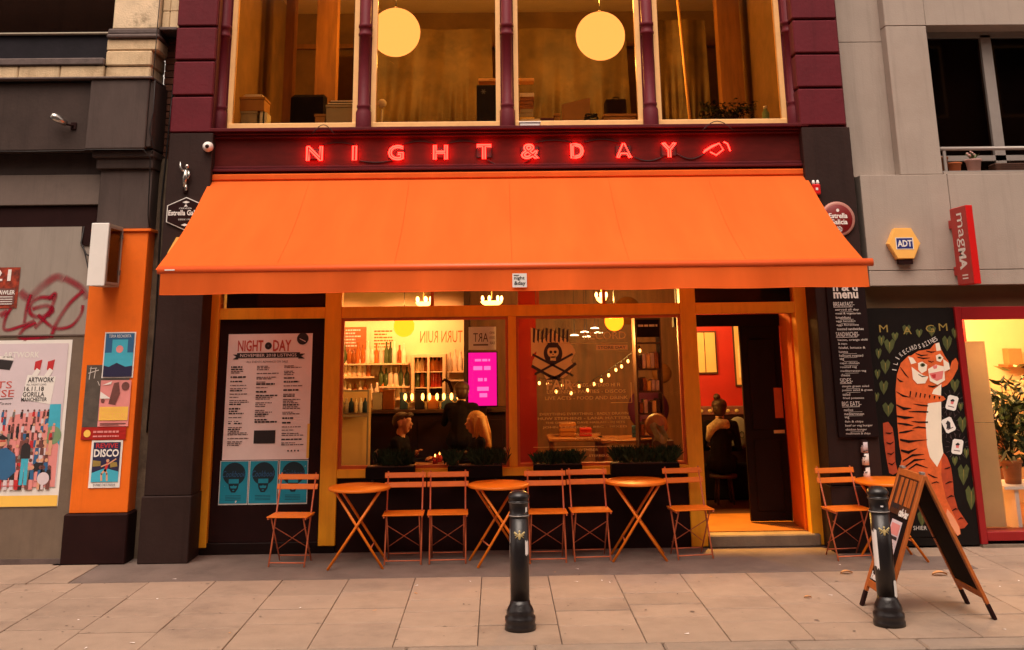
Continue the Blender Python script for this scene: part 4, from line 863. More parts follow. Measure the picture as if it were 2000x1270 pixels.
# shop fittings
alarm_box('yellow hexagonal alarm box on the grey concrete wall beside the red projecting sign', 4.35, 3.02, -.302)
s_ = thing('projecting_sign', 'red vertical projecting shop sign with white lettering on the concrete wall', 'sign', (4.9, -.6, 2.57))
MB().box(4.87, 4.94, -.80, -.40, 2.575, 3.375, bev=.004).build('box', 'sign_red', s_)
bx('face', 'sign_red_dim', s_, 4.866, 4.8695, -.795, -.405, 2.582, 3.368)
for z in (2.68, 3.17): bx('bracket', 'sign_red_dim', s_, 4.88, 4.93, -.399, -.301, z, z + .09, bev=.004)
q = MB()
for tx, u0, u1, v0, v1, bo in (('mag', .06, .41, -.10, .09, .0), ('MA', .42, .64, -.09, .09, .045), ('II', .69, .735, -.06, .08, 0)):
    tmp = MB().text(tx, u0, u1, v0, v1, 0, 0, bo); q.add([(4.8645, -.60 - v[2], 3.368 - v[0]) for v in tmp.v], tmp.f)
q.build('lettering', 'white', s_)
# pots on the window ledge
def pot(label, x, r, h, mt, plant=None, z=3.792, y=-.12, group=None, name='flower_pot'):
    t = thing(name, label, 'flower pot', (x, y, z), group)
    MB().lathe([(r * .72, 0), (r * .95, h * .86), (r * 1.08, h * .87), (r * 1.08, h), (r * .9, h), (r * .85, h * .9)], (x, y, z), 16).build('pot', mt, t)
    if plant:
        m = MB()
        for k in range(plant[0]):
            a = random.uniform(0, 6.28); l = random.uniform(.4, 1) * plant[1]; sp = random.uniform(.1, .9) * plant[2]; p0 = Vector((x, y, z + h * .9)); p1 = p0 + Vector((math.cos(a) * sp, math.sin(a) * sp, l)); w_ = plant[3]
            pm = p0.lerp(p1, .6) + Vector((0, 0, .15 * l)); n_ = Vector((-math.sin(a), math.cos(a), 0)) * w_
            m.add([p0 - n_ * .3, p0 + n_ * .3, pm + n_, p1, pm - n_], [(0, 1, 2, 3, 4)], 0)
            if len(plant) > 4 and k % 2: m.ell(tuple(p1), .012, 6, 4, 1)
        m.build('foliage', ['leaf_light' if len(plant) < 6 else plant[5], 'pink_pot'], t)
    return t
pot('small terracotta pot on the upstairs window ledge beside the pink pot', 5.10, .075, .125, 'terracotta')
pot('pink tapered pot with budding plant on the upstairs window ledge', 5.315, .085, .16, 'pink_pot', (26, .10, .10, .012, 1))
pot('brown wicker pot at the left end of the upstairs window ledge', 4.97, .06, .19, 'mid_wood')
t = thing('plant_trough', 'dark wicker trough at the right end of the upstairs window ledge', 'trough', (5.75, -.12, 3.792))
MB().box(5.52, 6.1, -.2, -.04, 3.792, 3.90, bev=.01).build('trough', 'dark_wood', t)
for k in range(5): bx('band', 'dark_wood', t, 5.515, 6.105, -.204, -.036, 3.80 + .02 * k, 3.81 + .02 * k)
def leafy(label, x, y, z, r, h, mt, rx, rz, n, ll):
    t = pot(label, x, r, h, mt, None, z, y, name='potted_plant'); m = MB(); c = Vector((x, y, z + h + rz * .9)); sm = MB()
    for k in range(n):
        d = Vector((random.gauss(0, 1), random.gauss(0, 1), random.gauss(0, 1))).normalized() * random.uniform(.35, 1) ** .6; p = c + Vector((d.x * rx, d.y * rx * .6, d.z * rz)); l = ll * random.uniform(.6, 1.2)
        a = Vector((d.x + random.uniform(-.5, .5), d.y + random.uniform(-.5, .5), random.uniform(-.9, .5))).normalized() * l; b = a.cross(Vector((random.uniform(-1, 1), random.uniform(-1, 1), 1))).normalized() * l * .22; u = a.cross(b).normalized() * l * .08
        m.add([p, p + a * .45 + b - u, p + a - u * 2, p + a * .45 - b - u, p + a * .45 + u * .6], [(0, 1, 4), (1, 2, 4), (2, 3, 4), (3, 0, 4)], random.choice((0, 0, 1, 2)))
        if k % 6 == 0: sm.tube([(x, y, z + h * .8), tuple(Vector((x, y, z + h)).lerp(p, .5) + Vector((0, 0, .04))), tuple(p)], .004, 4)
    m.build('foliage', ['leaf', 'leaf_light', 'leaf_pale'], t); sm.build('stems', 'leaf', t)
mat('leaf_pale', lin((178, 176, 120)), .45, .2, 6)
leafy('leafy green plant in brown pot on the shelf inside the red framed shop window', 5.50, .28, .53, .11, .24, 'mid_wood', .24, .42, 230, .15)
leafy('taller leafy plant at the right edge behind the red framed shop window', 5.86, .42, .53, .11, .2, 'white', .34, .55, 260, .17)
for x, y, s in ((5.30, .5, 1), (6.2, 1.3, 1.6), (5.7, 2.4, 1.2)):
    t = thing('ceiling_spotlight', ['lit spotlight at the top left of the red framed shop window', 'lit spotlight deep inside the red framed shop', 'lit spotlight in the middle of the red framed shop ceiling'][int((s - .9) * 2)] if False else {1: 'lit spotlight at the top left of the red framed shop window', 1.6: 'lit spotlight at the right inside the red framed shop', 1.2: 'lit spotlight farthest back inside the red framed shop'}[s], 'spotlight', (x, y, 2.45), 'shop spotlights')
    MB().lathe([(.03, 0), (.04, .03), (.04, .1), (.01, .11)], (x, y, 2.44), 12).build('housing', 'white', t); MB().lathe([(.028, 0), (.028, .006)], (x, y, 2.432), 12).build('bulb', 'bulb_warm', t)
    lamp('light', (x, y, 2.40), 62 * s, (1, .55, .22), t, .04)
for i, (x, cols_, lab) in enumerate(((6.25, ('poster_red', 'white', 'poster_yellow', 'poster_navy', 'vinyl'), 'row of slim bright books on the shop display shelf'), (6.8, ('box_grey', 'poster_rose', 'teal', 'white', 'sign_red_dim'), 'row of pale books at the far right of the shop display shelf'))):
    t = thing('book_row', lab, 'books', (x, .3, .53), 'books in the shop window')
    for k in range(9): h_ = random.uniform(.16, .26); bx('book', random.choice(cols_), t, x + k * .035, x + k * .035 + random.uniform(.018, .032), .2, .38, .531, .531 + h_)
t = thing('wall_shelf', 'long wooden wall shelf with boxed gifts at the back of the red framed shop', 'shelf', (7.6, 3.2, 1.2))
for z in (1.2, 1.62):
    bx('plank', 'mid_wood', t, 6.9, 8.4, 3.1, 3.395, z, z + .03)
    x = 6.95
    while x < 8.2: w_ = random.uniform(.08, .24); bx('gift', random.choice(('vinyl', 'cardboard', 'poster_rose', 'white', 'sign_red_dim', 'mid_wood')), t, x, x + w_, 3.15, 3.33, z + .031, z + .03 + random.uniform(.1, .3)); x += w_ + random.uniform(.02, .16)
t = thing('desk_lamp', 'round yellow lamp glowing inside the red framed shop', 'lamp', (5.75, 1.4, 1.0))
bx('stand', 'mid_wood', t, 5.6, 6.0, 1.3, 1.5, .1, 1.0); MB().ell((5.8, 1.4, 1.22), (.2, .15, .2)).build('shade', 'lantern', t)

# ------------------------------------------------------------------ bistro tables and chairs
def make_chair():
    t = thing('folding_chair', 'x', 'chair', (0, 0, 0), 'orange folding bistro chairs')
    for z in (.775, .688): MB().box(-.208, .208, .0, .012, -.026, .026, bev=.004).move(Matrix.Translation((0, .155 - (.80 - z) * .36, z)) @ Matrix.Rotation(R(-18), 4, 'X')).build('back_slat', 'chair_orange', t)
    for k in range(5): MB().box(-.20, .20, -.215 + .062 * k, -.215 + .062 * k + .052, .443, .456, bev=.004).build('seat_slat', 'chair_orange', t)
    for s in (-1, 1):
        MB().tube([(s * .175, -.165, .0), (s * .175, .025, .45), (s * .175, .168, .81)], .0085, 6).build('leg', 'chair_wire', t)
        MB().tube([(s * .158, .15, .0), (s * .158, -.02, .22), (s * .158, -.19, .438)], .0075, 6).build('leg', 'chair_wire', t)
        MB().box(s * .185 - .006, s * .185 + .006, -.215, .09, .428, .442).build('seat_rail', 'chair_wire', t)
    MB().tube([(-.175, -.15, .035), (.175, -.15, .035)], .006, 6).build('stretcher', 'chair_wire', t)
    MB().tube([(-.158, .135, .05), (.158, .135, .05)], .006, 6).build('stretcher', 'chair_wire', t)
    MB().tube([(-.158, .09, .12), (.158, -.075, .34)], .0045, 5).build('cross_brace', 'chair_wire', t); MB().tube([(.158, .09, .12), (-.158, -.075, .34)], .0045, 5).build('cross_brace', 'chair_wire', t)
    return t
def make_table():
    t = thing('bistro_table', 'x', 'table', (0, 0, 0), 'round orange bistro tables')
    MB().lathe([(.285, .684), (.300, .686), (.303, .695), (.302, .708), (.296, .712), (.0, .7125)], n=40).build('table_top', 'chair_orange', t)
    for s in (-1, 1):
        for y0 in (-.19, .17):
            yo = .012 * s
            MB().tube([(s * .262, y0 + yo, 0), (s * -.215, y0 * .82 + yo, .684)], .0125, 8).build('leg', 'chair_orange', t)
        MB().tube([(s * .215, -.16, .676), (s * .215, .14, .676)], .01, 6).build('top_rail', 'chair_wire', t)
        MB().tube([(s * .14, -.18 + .012 * s, .18), (s * .14, .165 + .012 * s, .18)], .007, 6).build('stretcher', 'chair_wire', t)
    return t
def shift_tree(o, loc, rz):
    o.location = loc; o.rotation_euler = (0, 0, R(rz))
ch0 = make_chair(); tb0 = make_table()
CH = [(-2.03, -.485, -6, 'leftmost orange folding chair in front of the teal posters'), (-.935, -.47, 1, 'orange folding chair just right of the leftmost round table'), (-.505, -.46, 2, 'orange folding chair left of the middle round table'), (.47, -.49, 1, 'orange folding chair right behind the central black bollard'), (.90, -.43, 3, 'orange folding chair left of the table nearest the cafe door'), (1.89, -.42, 8, 'orange folding chair standing against the post left of the open door'), (3.40, -.58, 8, 'orange folding chair right of the open door, below the menu board')]
for i, (x, y, rz, lab) in enumerate(CH):
    o = ch0 if i == 0 else copy_tree(ch0); o['label'] = lab; shift_tree(o, (x, y, 0), rz)
TBL = [(-1.365, -.62, 0, 'leftmost round orange table, beside the chair by the teal posters'), (.0, -.56, 14, 'round orange table partly behind the central black bollard'), (1.37, -.46, -3, 'round orange table between the double window and the open door'), (3.80, -.72, 4, 'round orange table mostly hidden behind the sandwich board')]
for i, (x, y, rz, lab) in enumerate(TBL):
    o = tb0 if i == 0 else copy_tree(tb0); o['label'] = lab; shift_tree(o, (x, y, 0), rz)
# ------------------------------------------------------------------ bollards
def bollard(x, y, label, h=.975):
    t = thing('bollard', label, 'bollard', (x, y, 0), 'black cast iron bollards')
    MB().lathe([(.118, 0), (.118, .03), (.11, .045), (.116, .06), (.116, .085), (.10, .10), (.105, .115), (.098, .14), (.078, .175), (.072, .20)], (x, y, 0), 28).build('base', 'bollard', t)
    MB().lathe([(.072, .20), (.074, .5), (.073, .78)], (x, y, 0), 28).build('shaft', 'bollard', t)
    MB().lathe([(.073, .78), (.078, .785), (.078, .80), (.073, .806), (.073, .875), (.08, .88), (.08, .893), (.073, .90), (.073, .905), (.082, .915), (.084, .93), (.07, .952), (.04, .968), (.0, .972)], (x, y, 0), 28).build('cap', 'bollard', t)
    for z in (.793, .887): MB().lathe([(.0785, -.004), (.0805, 0), (.0785, .004)], (x, y, z), 28).build('band', 'window_alu', t)
    b = MB(); yb = y - .0755
    b.ell((x, yb, .655), (.008, .004, .018), 8, 6).ell((x, yb, .678), (.006, .004, .006), 8, 6)
    for s in (-1, 1):
        for k, a in enumerate((.5, .05, -.45)): b.tube([(x + s * .006, yb, .66), (x + s * (.028 - .003 * k), yb + .004, .66 + .03 * a)], [.003, .005 if k == 0 else .0022], 5)
    b.v = [(x + (v[0] - x) * 1.45, v[1], .66 + (v[2] - .66) * 1.45) for v in b.v]; b.build('bee_emblem', 'gold', t)
    return t
b1 = bollard(.155, -3.0, 'central black bollard with gold bee emblem in front of the tables'); b2 = bollard(2.925, -3.06, 'black bollard with torn white stickers in front of the sandwich board')
def sticker(b, x, y, a0, a1, z0, z1, mt, jag=.01):
    m = MB(); N = 8
    lo = [(x + .0755 * math.sin(R(a0 + (a1 - a0) * i / N)), y - .0755 * math.cos(R(a0 + (a1 - a0) * i / N)), z0 + random.uniform(-jag, jag)) for i in range(N + 1)]
    hi = [(p[0], p[1], z1 + random.uniform(-jag, jag)) for p in lo]
    m.add(lo + hi, [(i, i + 1, N + 2 + i, N + 1 + i) for i in range(N)], 0, True).build('sticker', mt, b)
sticker(b1, .155, -3.0, 35, 62, .52, .62, 'paper'); sticker(b1, .155, -3.0, -85, -62, .60, .70, 'window_alu'); sticker(b1, .155, -3.0, 40, 55, .82, .855, 'white', .004); sticker(b1, .155, -3.0, -88, -70, .50, .58, 'window_alu')
sticker(b2, 2.925, -3.06, -85, -45, .40, .66, 'paper', .02); sticker(b2, 2.925, -3.06, 30, 75, .20, .31, 'white', .01); sticker(b2, 2.925, -3.06, -8, 8, .83, .84, 'paper', .002)
# ------------------------------------------------------------------ sandwich board
sb = thing('sandwich_board', 'wooden sandwich board with cafe-bar lettering on the pavement at the right', 'sandwich board', (3.33, -2.72, 0))
def board_side(s):
    L = 1.10; hw = .265; m = MB(); g_ = group_part('panel', sb, (0, 0, 0))
    # local: u along Y, v up the slope; built upright in XZ then leaned about the ridge
    ang = math.atan2(.43, 1.03)
    M = Matrix.Translation((3.335 + s * .43, -2.72, 0)) @ Matrix.Rotation(s * -ang, 4, 'Y') @ Matrix.Rotation(R(-90 if s < 0 else 90), 4, 'Z')
    for x in (-hw, hw - .045): MB().box(x, x + .045, -.014, .014, .12, 1.115, bev=.004).move(M).build('frame_stile', 'board_wood', g_)
    for x in (-hw, hw - .045): MB().box(x, x + .045, -.014, .014, .0, .118, bev=.004).move(M).build('foot', 'near_black', g_)
    for z in (.16, 1.06): MB().box(-hw + .046, hw - .046, -.014, .014, z, z + .055, bev=.004).move(M).build('frame_rail', 'board_wood', g_)
    MB().box(-hw + .046, hw - .046, -.004, .006, .216, 1.059).move(M).build('chalk_panel', 'chalkboard', g_)
    if s < 0:
        MB().box(-hw + .05, hw - .05, -.010, -.005, .76, 1.055).move(M).build('header_panel', 'dark_wood', g_)
        for x in (-.15, -.05, .05, .12): MB().box(x, x + .06, -.0135, -.0105, .84, 1.05, bev=.002).move(M).build('plank', 'board_wood', g_)
        MB().text('cafe-bar', .0, .20, .755, .82, -.0125, 0, .05).move(M).build('lettering', 'white', g_)
        MB().text('n&d', -.19, -.03, .80, .86, -.0125, 0, .04).move(M).build('lettering', 'ink', g_)
        q = MB(); q.rect(-.10, .12, .42, .72, -.010, 0).rect(-.08, .10, .61, .695, -.0115, 1).rect(-.08, .10, .575, .60, -.0115, 2)
        for k in range(6): q.rect(-.08, .09 - .02 * (k % 3), .44 + .02 * k, .446 + .02 * k, -.0115, 3)
        q.move(M).build('flyer', ['poster_mauve', 'poster_rose', 'ink', 'ink_soft'], g_)
        MB().text('open', -.20, -.02, .30, .37, -.008, 0, .05).text('here', -.20, -.02, .225, .285, -.008, 0, .05).move(M).build('lettering', 'white', g_)
board_side(-1); board_side(1)
MB().tube([(3.10, -2.5, .5), (3.57, -2.5, .5)], .004, 5).build('stay', 'cable', sb)
for y in (-2.93, -2.51): MB().box(3.32, 3.35, y - .03, y + .03, 1.035, 1.05).build('hinge', 'window_alu', sb)
# ------------------------------------------------------------------ window boxes
def window_box(x0, x1, label, dens, mt='leaf', tall=.17):
    t = thing('window_box', label, 'planter', ((x0 + x1) / 2, -.17, .70), 'black window boxes')
    MB().box(x0, x1, -.20, -.035, .715, .835, bev=.008).build('trough', 'planter_black', t); bx('soil', 'dark_wood', t, x0 + .01, x1 - .01, -.19, -.045, .836, .842)
    for x in (x0 + .06, x1 - .08): bx('bracket', 'cable', t, x, x + .02, -.2, -.031, .69, .714)
    for k in range(int(dens * (x1 - x0) * 22)):
        m = MB(); cx0 = random.uniform(x0, x1); cy0 = random.uniform(-.18, -.06)
        for q in range(44):
            cx = cx0 + random.uniform(-.05, .05); cy = cy0 + random.uniform(-.03, .03); a = random.uniform(0, 6.28); l = random.uniform(.5, 1.1) * tall; sp = random.uniform(.1, .75) * tall; p0 = Vector((cx, cy, .838)); p1 = p0 + Vector((math.cos(a) * sp, math.sin(a) * sp * .8, l)); pm = p0.lerp(p1, .55) + Vector((0, 0, .03)); n_ = Vector((-math.sin(a), math.cos(a), 0)) * .0028
            m.add([p0 - n_ * .5, p0 + n_ * .5, pm + n_, p1, pm - n_], [(0, 1, 2, 3, 4)], 0)
        m.build('plant', mt, t)
window_box(-1.36, -.86, 'black window box with grassy plants under the seated man', 1.0); window_box(-.52, .04, 'black window box with grassy plants under the seated woman', 1.1)
window_box(.36, .86, 'black window box below the skull and crossbones poster', 1.0, tall=.14); window_box(1.16, 1.86, 'widest black window box at the right end of the double window', 1.2, tall=.17)
# ------------------------------------------------------------------ litter on the pavement
for x, y, s, lab in ((3.95, -1.45, 1., 'dry curled orange leaf on the paving right of the sandwich board'), (3.15, -1.32, .8, 'dry brown leaf on the paving left of the sandwich board'), (2.55, -2.2, .45, 'small pale leaf scrap on the paving left of the stickered bollard')):
    m = MB(); n = 9; pts = []
    for i in range(n):
        u = i / (n - 1); w_ = .035 * s * math.sin(math.pi * u) ** .7 + .001; z = .006 + .02 * s * math.sin(u * 3.1); pts += [(x - .07 * s + .14 * s * u, y - w_, z + .012 * s), (x - .07 * s + .14 * s * u, y, z - .004), (x - .07 * s + .14 * s * u, y + w_, z + .01 * s)]
    m.add(pts, [(i * 3 + k, i * 3 + k + 3, i * 3 + k + 4, i * 3 + k + 1) for i in range(n - 1) for k in (0, 1)], 0, True)
    tag(m.build('fallen_leaf', 'leaf_dry'), lab, 'leaf', 'fallen leaves')
m = MB()
for k in range(40):
    x, y = random.uniform(-4.4, 4.6), random.uniform(-3.4, -.9); a = random.uniform(0, 3.14); l = random.uniform(.006, .022); w_ = random.uniform(.003, .009)
    c_, s_ = math.cos(a), math.sin(a); z = .0045
    m.add([(x - c_ * l - s_ * w_, y - s_ * l + c_ * w_, z), (x + c_ * l - s_ * w_, y + s_ * l + c_ * w_, z + .003), (x + c_ * l + s_ * w_, y + s_ * l - c_ * w_, z), (x - c_ * l + s_ * w_, y - s_ * l - c_ * w_, z + .002)], [(0, 3, 2, 1)], random.choice((0, 0, 1, 2)))
tag(m.build('litter', ['paper', 'leaf_dry', 'ink']), 'tiny scraps of paper and leaf scattered over the paving', 'litter', kind='stuff')

mat('gum', lin((128, 110, 97)), .9, .2, 9); mat('gum_dark', lin((112, 94, 82)), .9, .2, 9)
m = MB()
for k in range(150):
    x, y, r0 = random.uniform(-4.8, 5.2), random.uniform(-3.42, -.95), random.uniform(.005, .014) * (1.6 if random.random() < .1 else 1); n = 8
    m.add([(x + r0 * random.uniform(.7, 1.2) * math.cos(6.283 * i / n), y + r0 * random.uniform(.7, 1.1) * math.sin(6.283 * i / n), .0032) for i in range(n)], [tuple(range(n))], 0 if random.random() < .6 else 1)
tag(m.build('gum_spots', ['gum', 'gum_dark']), 'flat trodden chewing gum spots all over the paving', 'gum', kind='stuff')

# ------------------------------------------------------------------ people
def figure(name, label, prims, mats_, hair=None, voxel=.009):
    """One continuous body: tapered limbs fused by a voxel remesh, skin/cloth by nearest limb."""
    m = MB()
    for p0, p1, r0, r1, mi in prims:
        p0, p1 = Vector(p0), Vector(p1); m.ell(tuple(p0), r0, 10, 8); m.ell(tuple(p1), r1, 10, 8)
        if (p1 - p0).length > .001: m.tube([p0, p1], [r0, r1], 10)
    tmp = m.build('tmp', 'skin'); md = tmp.modifiers.new('r', 'REMESH'); md.mode = 'VOXEL'; md.voxel_size = voxel; md.use_smooth_shade = True
    ms = tmp.modifiers.new('s', 'SMOOTH'); ms.iterations = 4; ms.factor = .5
    dg = bpy.context.evaluated_depsgraph_get(); me = bpy.data.meshes.new_from_object(tmp.evaluated_get(dg)); base = tmp.location.copy()
    bpy.data.objects.remove(tmp); me.materials.clear()
    for q in mats_: me.materials.append(MATS[q])
    nP = len(me.polygons); C = np.zeros(nP * 3); me.polygons.foreach_get('center', C); C = C.reshape(-1, 3) + np.array(base)
    best = np.full(nP, 1e9); mi_ = np.zeros(nP, int)
    for p0, p1, r0, r1, mi in prims:
        a = np.array(p0, float); d = np.array(p1, float) - a; L2 = max(1e-9, d @ d); t = np.clip((C - a) @ d / L2, 0, 1); dist = np.linalg.norm(C - a - t[:, None] * d, axis=1) - (r0 + (r1 - r0) * t)
        k = dist < best; best[k] = dist[k]; mi_[k] = mi
    me.polygons.foreach_set('material_index', mi_.tolist()); me.update()
    t = thing(name, label, 'person', (base.x, base.y, base.z))
    o = bpy.data.objects.new('body', me); COL.objects.link(o); o.parent = t; WL[o.name] = base
    if hair:
        h = MB()
        for pts, rr in hair[1]:
            for k in range(16 if len(pts) > 2 else 0):
                o0 = Vector((random.uniform(-1, 1), random.uniform(-1, 1), 0)); h.tube([Vector(p) + o0 * q * .9 + Vector((random.uniform(-.004, .004), random.uniform(-.004, .004), random.uniform(-.01, .0))) for p, q in zip(pts, rr)], [.007] * (len(pts) - 1) + [.002], 5)
        for c_, r_ in hair[0]: h.ell(c_, r_, 14, 10)
        for pts, rr in hair[1]: h.tube(pts, rr, 8)
        h.build('hair', hair[2], t)
    return t
def head_prims(c, fx, fy):                     # c = head centre, (fx, fy) = facing direction
    c = Vector(c); f = Vector((fx, fy, 0)).normalized(); s = Vector((-f.y, f.x, 0)); u = Vector((0, 0, 1))
    P = [(c + u * .025 - f * .012, c + u * .02 - f * .03, .088, .082, 0), (c + f * .02 + u * .0, c + f * .032 - u * .075, .070, .042, 0), (c + f * .078 + u * .012, c + f * .104 - u * .018, .008, .014, 0), (c + f * .086 - u * .052, c + f * .088 - u * .054, .017, .017, 0), (c + f * .06 + u * .03 - s * .03, c + f * .06 + u * .03 + s * .03, .026, .026, 0),
         (c - f * .02 - u * .06, c - f * .035 - u * .16, .052, .055, 0)]
    for k in (-1, 1): P.append((c - f * .008 + s * k * .086 + u * .01, c - f * .012 + s * k * .088 - u * .03, .013, .009, 0))
    return P
def hand_prims(w, d, up=(0, 0, 1)):            # w = wrist, d = pointing direction
    w = Vector(w); d = Vector(d).normalized(); s = d.cross(Vector(up)).normalized(); n = s.cross(d)
    P = [(w, w + d * .06, .022, .03, 0)]
    for k, l in enumerate((.065, .075, .07, .055)):
        b = w + d * .075 + s * (.027 - .018 * k); P += [(b, b + d * l * .55, .0085, .008, 0), (b + d * l * .55, b + d * l * .85 - n * .022, .008, .007, 0)]
    b = w + d * .02 + s * .03; P += [(b, b + s * .02 + d * .03, .011, .0095, 0), (b + s * .02 + d * .03, b + s * .015 + d * .06, .0095, .008, 0)]
    return P
def seated(c, f, seat_z=.58, arms=None, floor=.12):
    """Torso, arms and legs of someone sitting under head centre c, facing f."""
    c = Vector(c); f = Vector((f[0], f[1], 0)).normalized(); s = Vector((-f.y, f.x, 0)); u = Vector((0, 0, 1)); P = []
    hip = Vector((c.x, c.y, seat_z)) - f * .12; ch_ = Vector((c.x, c.y, c.z - .30)) - f * .05; sh = Vector((c.x, c.y, c.z - .20)) - f * .04
    P += [(hip + s * .07, hip - s * .07, .12, .12, 1), (hip, ch_, .135, .135, 1), (ch_ + s * .08, ch_ - s * .08, .10, .10, 1), (sh + s * .14, sh - s * .14, .062, .062, 1), (sh, sh + u * .05, .075, .058, 1)]
    for k, (el, wr) in zip((1, -1), arms):
        a = sh + s * .17 * k; P += [(a, a + Vector(el), .055, .045, 1), (a + Vector(el), a + Vector(wr), .043, .032, 1)]; P += hand_prims(a + Vector(wr), Vector(wr) - Vector(el))
    for k in (1, -1):
        kn = hip + f * .42 + s * .1 * k; ft = Vector((kn.x, kn.y, floor + .05)) + f * .02
        P += [(hip + s * .09 * k, kn, .085, .062, 1), (kn, ft, .058, .042, 1), (ft - u * .01, ft + f * .15 - u * .02, .042, .032, 1)]
    return P
# man, facing right
hc = (-1.08, 1.02, 1.175); f_ = (1, -.25)
figure('person', 'man in dark clothes with short brown hair seated at the window table', head_prims(hc, *f_) + seated(hc, f_, arms=[((.05, .02, -.26), (.24, -.02, -.22)), ((.06, -.04, -.25), (.20, -.06, -.14))]), ['skin', 'cloth_dark'],
       ([((-1.10, 1.03, 1.22), (.098, .092, .072)), ((-1.145, 1.035, 1.19), (.066, .08, .085))], [([(-1.04, .95, 1.25), (-1.0, 1.01, 1.262), (-1.03, 1.09, 1.25)], [.02, .03, .02])], 'hair_brown'))
# woman, facing left
hc = (-.27, 1.02, 1.165); f_ = (-1, -.25)
figure('person', 'woman with long blond hair and dark jacket seated at the window table', head_prims(hc, *f_) + seated(hc, f_, arms=[((-.05, -.05, -.25), (-.22, -.05, -.20)), ((-.05, .03, -.25), (-.22, .0, -.20))]), ['skin', 'cloth_dark'],
       ([((-.25, 1.03, 1.21), (.10, .098, .085)), ((-.205, 1.035, 1.16), (.075, .095, .12))], [([(-.20, .96, 1.22), (-.17, .93, 1.08), (-.13, .90, .95), (-.09, .88, .86)], [.05, .055, .05, .015]), ([(-.19, 1.04, 1.22), (-.14, 1.03, 1.05), (-.09, 1.02, .9)], [.06, .06, .02]), ([(-.235, .945, 1.235), (-.245, .925, 1.10), (-.235, .905, .98)], [.03, .028, .01]), ([(-.29, .96, 1.245), (-.265, .945, 1.17), (-.25, .93, 1.05)], [.022, .022, .01])], 'hair_blond'))
# customer on a stool at the bar, back to the street
hc = (-.46, 2.5, 1.44); f_ = (.1, 1)
figure('person', 'dark haired person in black sitting at the bar with back to the window', head_prims(hc, *f_) + seated(hc, f_, .86, [((-.06, .16, -.2), (.0, .36, -.12)), ((.06, .16, -.2), (.0, .36, -.12))], .45), ['skin', 'cloth_dark'],
       ([((-.46, 2.485, 1.475), (.098, .10, .085)), ((-.46, 2.45, 1.42), (.085, .07, .09))], [], 'hair_brown'), .012)
# person inside the doorway, seated with back to the street
hc = (2.76, 2.12, 1.215); f_ = (.3, 1)
t = figure('person', 'person with a hair bun and pale fur collar sitting inside the open doorway', head_prims(hc, *f_) + seated(hc, f_, .58, [((-.05, .05, -.27), (.05, .25, -.3)), ((.05, .05, -.27), (.0, .25, -.3))]), ['skin', 'cloth_dark'],
           ([((2.755, 2.10, 1.25), (.098, .10, .08)), ((2.75, 2.07, 1.20), (.085, .07, .09)), ((2.73, 2.09, 1.345), (.045, .045, .042))], [], 'hair_brown'), .012)
MB().tube([(2.60, 2.10, .84), (2.62, 2.0, .98), (2.70, 1.98, 1.04), (2.80, 2.0, 1.03), (2.86, 2.08, .96)], [.04, .06, .065, .06, .04], 10).build('fur_collar', 'fur', t)

# ------------------------------------------------------------------ furniture and lamps in the bar
def stool(label, x, y, z, r=.17, back=None, name='stool', group=None):
    t = thing(name, label, 'stool' if not back else 'chair', (x, y, .12), group)
    MB().lathe([(r, z - .03), (r, z), (0, z + .004)], (x, y, 0), 16).build('seat', 'dark_wood', t)
    for a in range(4): MB().tube([(x + r * .8 * math.cos(a * 1.571 + .785), y + r * .8 * math.sin(a * 1.571 + .785), .12), (x + r * .6 * math.cos(a * 1.571 + .785), y + r * .6 * math.sin(a * 1.571 + .785), z - .03)], .014, 6).build('leg', 'dark_wood', t)
    if back: MB().box(back[0], back[1], y - .17, y + .17, z + .1, z + .42, bev=.01).build('backrest', 'dark_wood', t)
stool('wooden chair under the seated man', -1.2, 1.02, .46, .19, (-1.40, -1.375), 'cafe_chair', 'indoor cafe chairs'); stool('wooden chair under the seated woman', -.13, 1.02, .46, .19, (.06, .085), 'cafe_chair', 'indoor cafe chairs')
stool('tall bar stool under the person in black', -.47, 2.42, .735); stool('low stool under the person in the doorway', 2.74, 2.02, .45)
t = thing('cafe_table', 'small dark table between the seated man and woman', 'table', (-.68, .98, .12))
MB().box(-.95, -.42, .72, 1.25, .705, .735, bev=.006).build('table_top', 'mid_wood', t); MB().tube([(-.68, .98, .14), (-.68, .98, .705)], .03, 10).build('stem', 'near_black', t); MB().lathe([(.22, 0), (.2, .02), (.03, .04)], (-.68, .98, .12), 18).build('foot', 'near_black', t)
for x, y, z, lab in ((-.71, .90, .737, 'red candle glass on the table nearer the window'), (-.67, 1.12, .737, 'red candle glass on the table farther from the window')):
    t = thing('candle_glass', lab, 'candle', (x, y, z), 'candles on the window table'); MB().lathe([(.028, 0), (.034, .08), (.03, .08), (.026, .01)], (x, y, z), 14).build('glass_cup', 'bottle_red', t); MB().ell((x, y, z + .092), (.008, .008, .016), 8, 6).build('flame', 'flame', t)
t = thing('bar_counter', 'long dark bar counter behind the seated couple', 'bar counter', (-1.1, 3.1, .12))
bx('front', 'near_black', t, -2.5, .1, 3.0, 3.12, .12, 1.14); bx('counter_top', 'dark_wood', t, -2.55, .15, 2.94, 3.5, 1.142, 1.185, bev=.006)
for x in (-2.0, -1.4, -.8, -.2): bx('front_panel', 'near_black', t, x - .26, x + .26, 2.985, 2.999, .25, 1.05, bev=.006)
t = thing('glass_cabinet', 'glass fronted display cabinet at the left end of the bar', 'cabinet', (-1.86, 2.8, .12))
m = MB(); 
for x0, x1 in ((-2.08, -2.06), (-1.68, -1.66)): m.box(x0, x1, 2.6, 2.62, .5, 1.46)
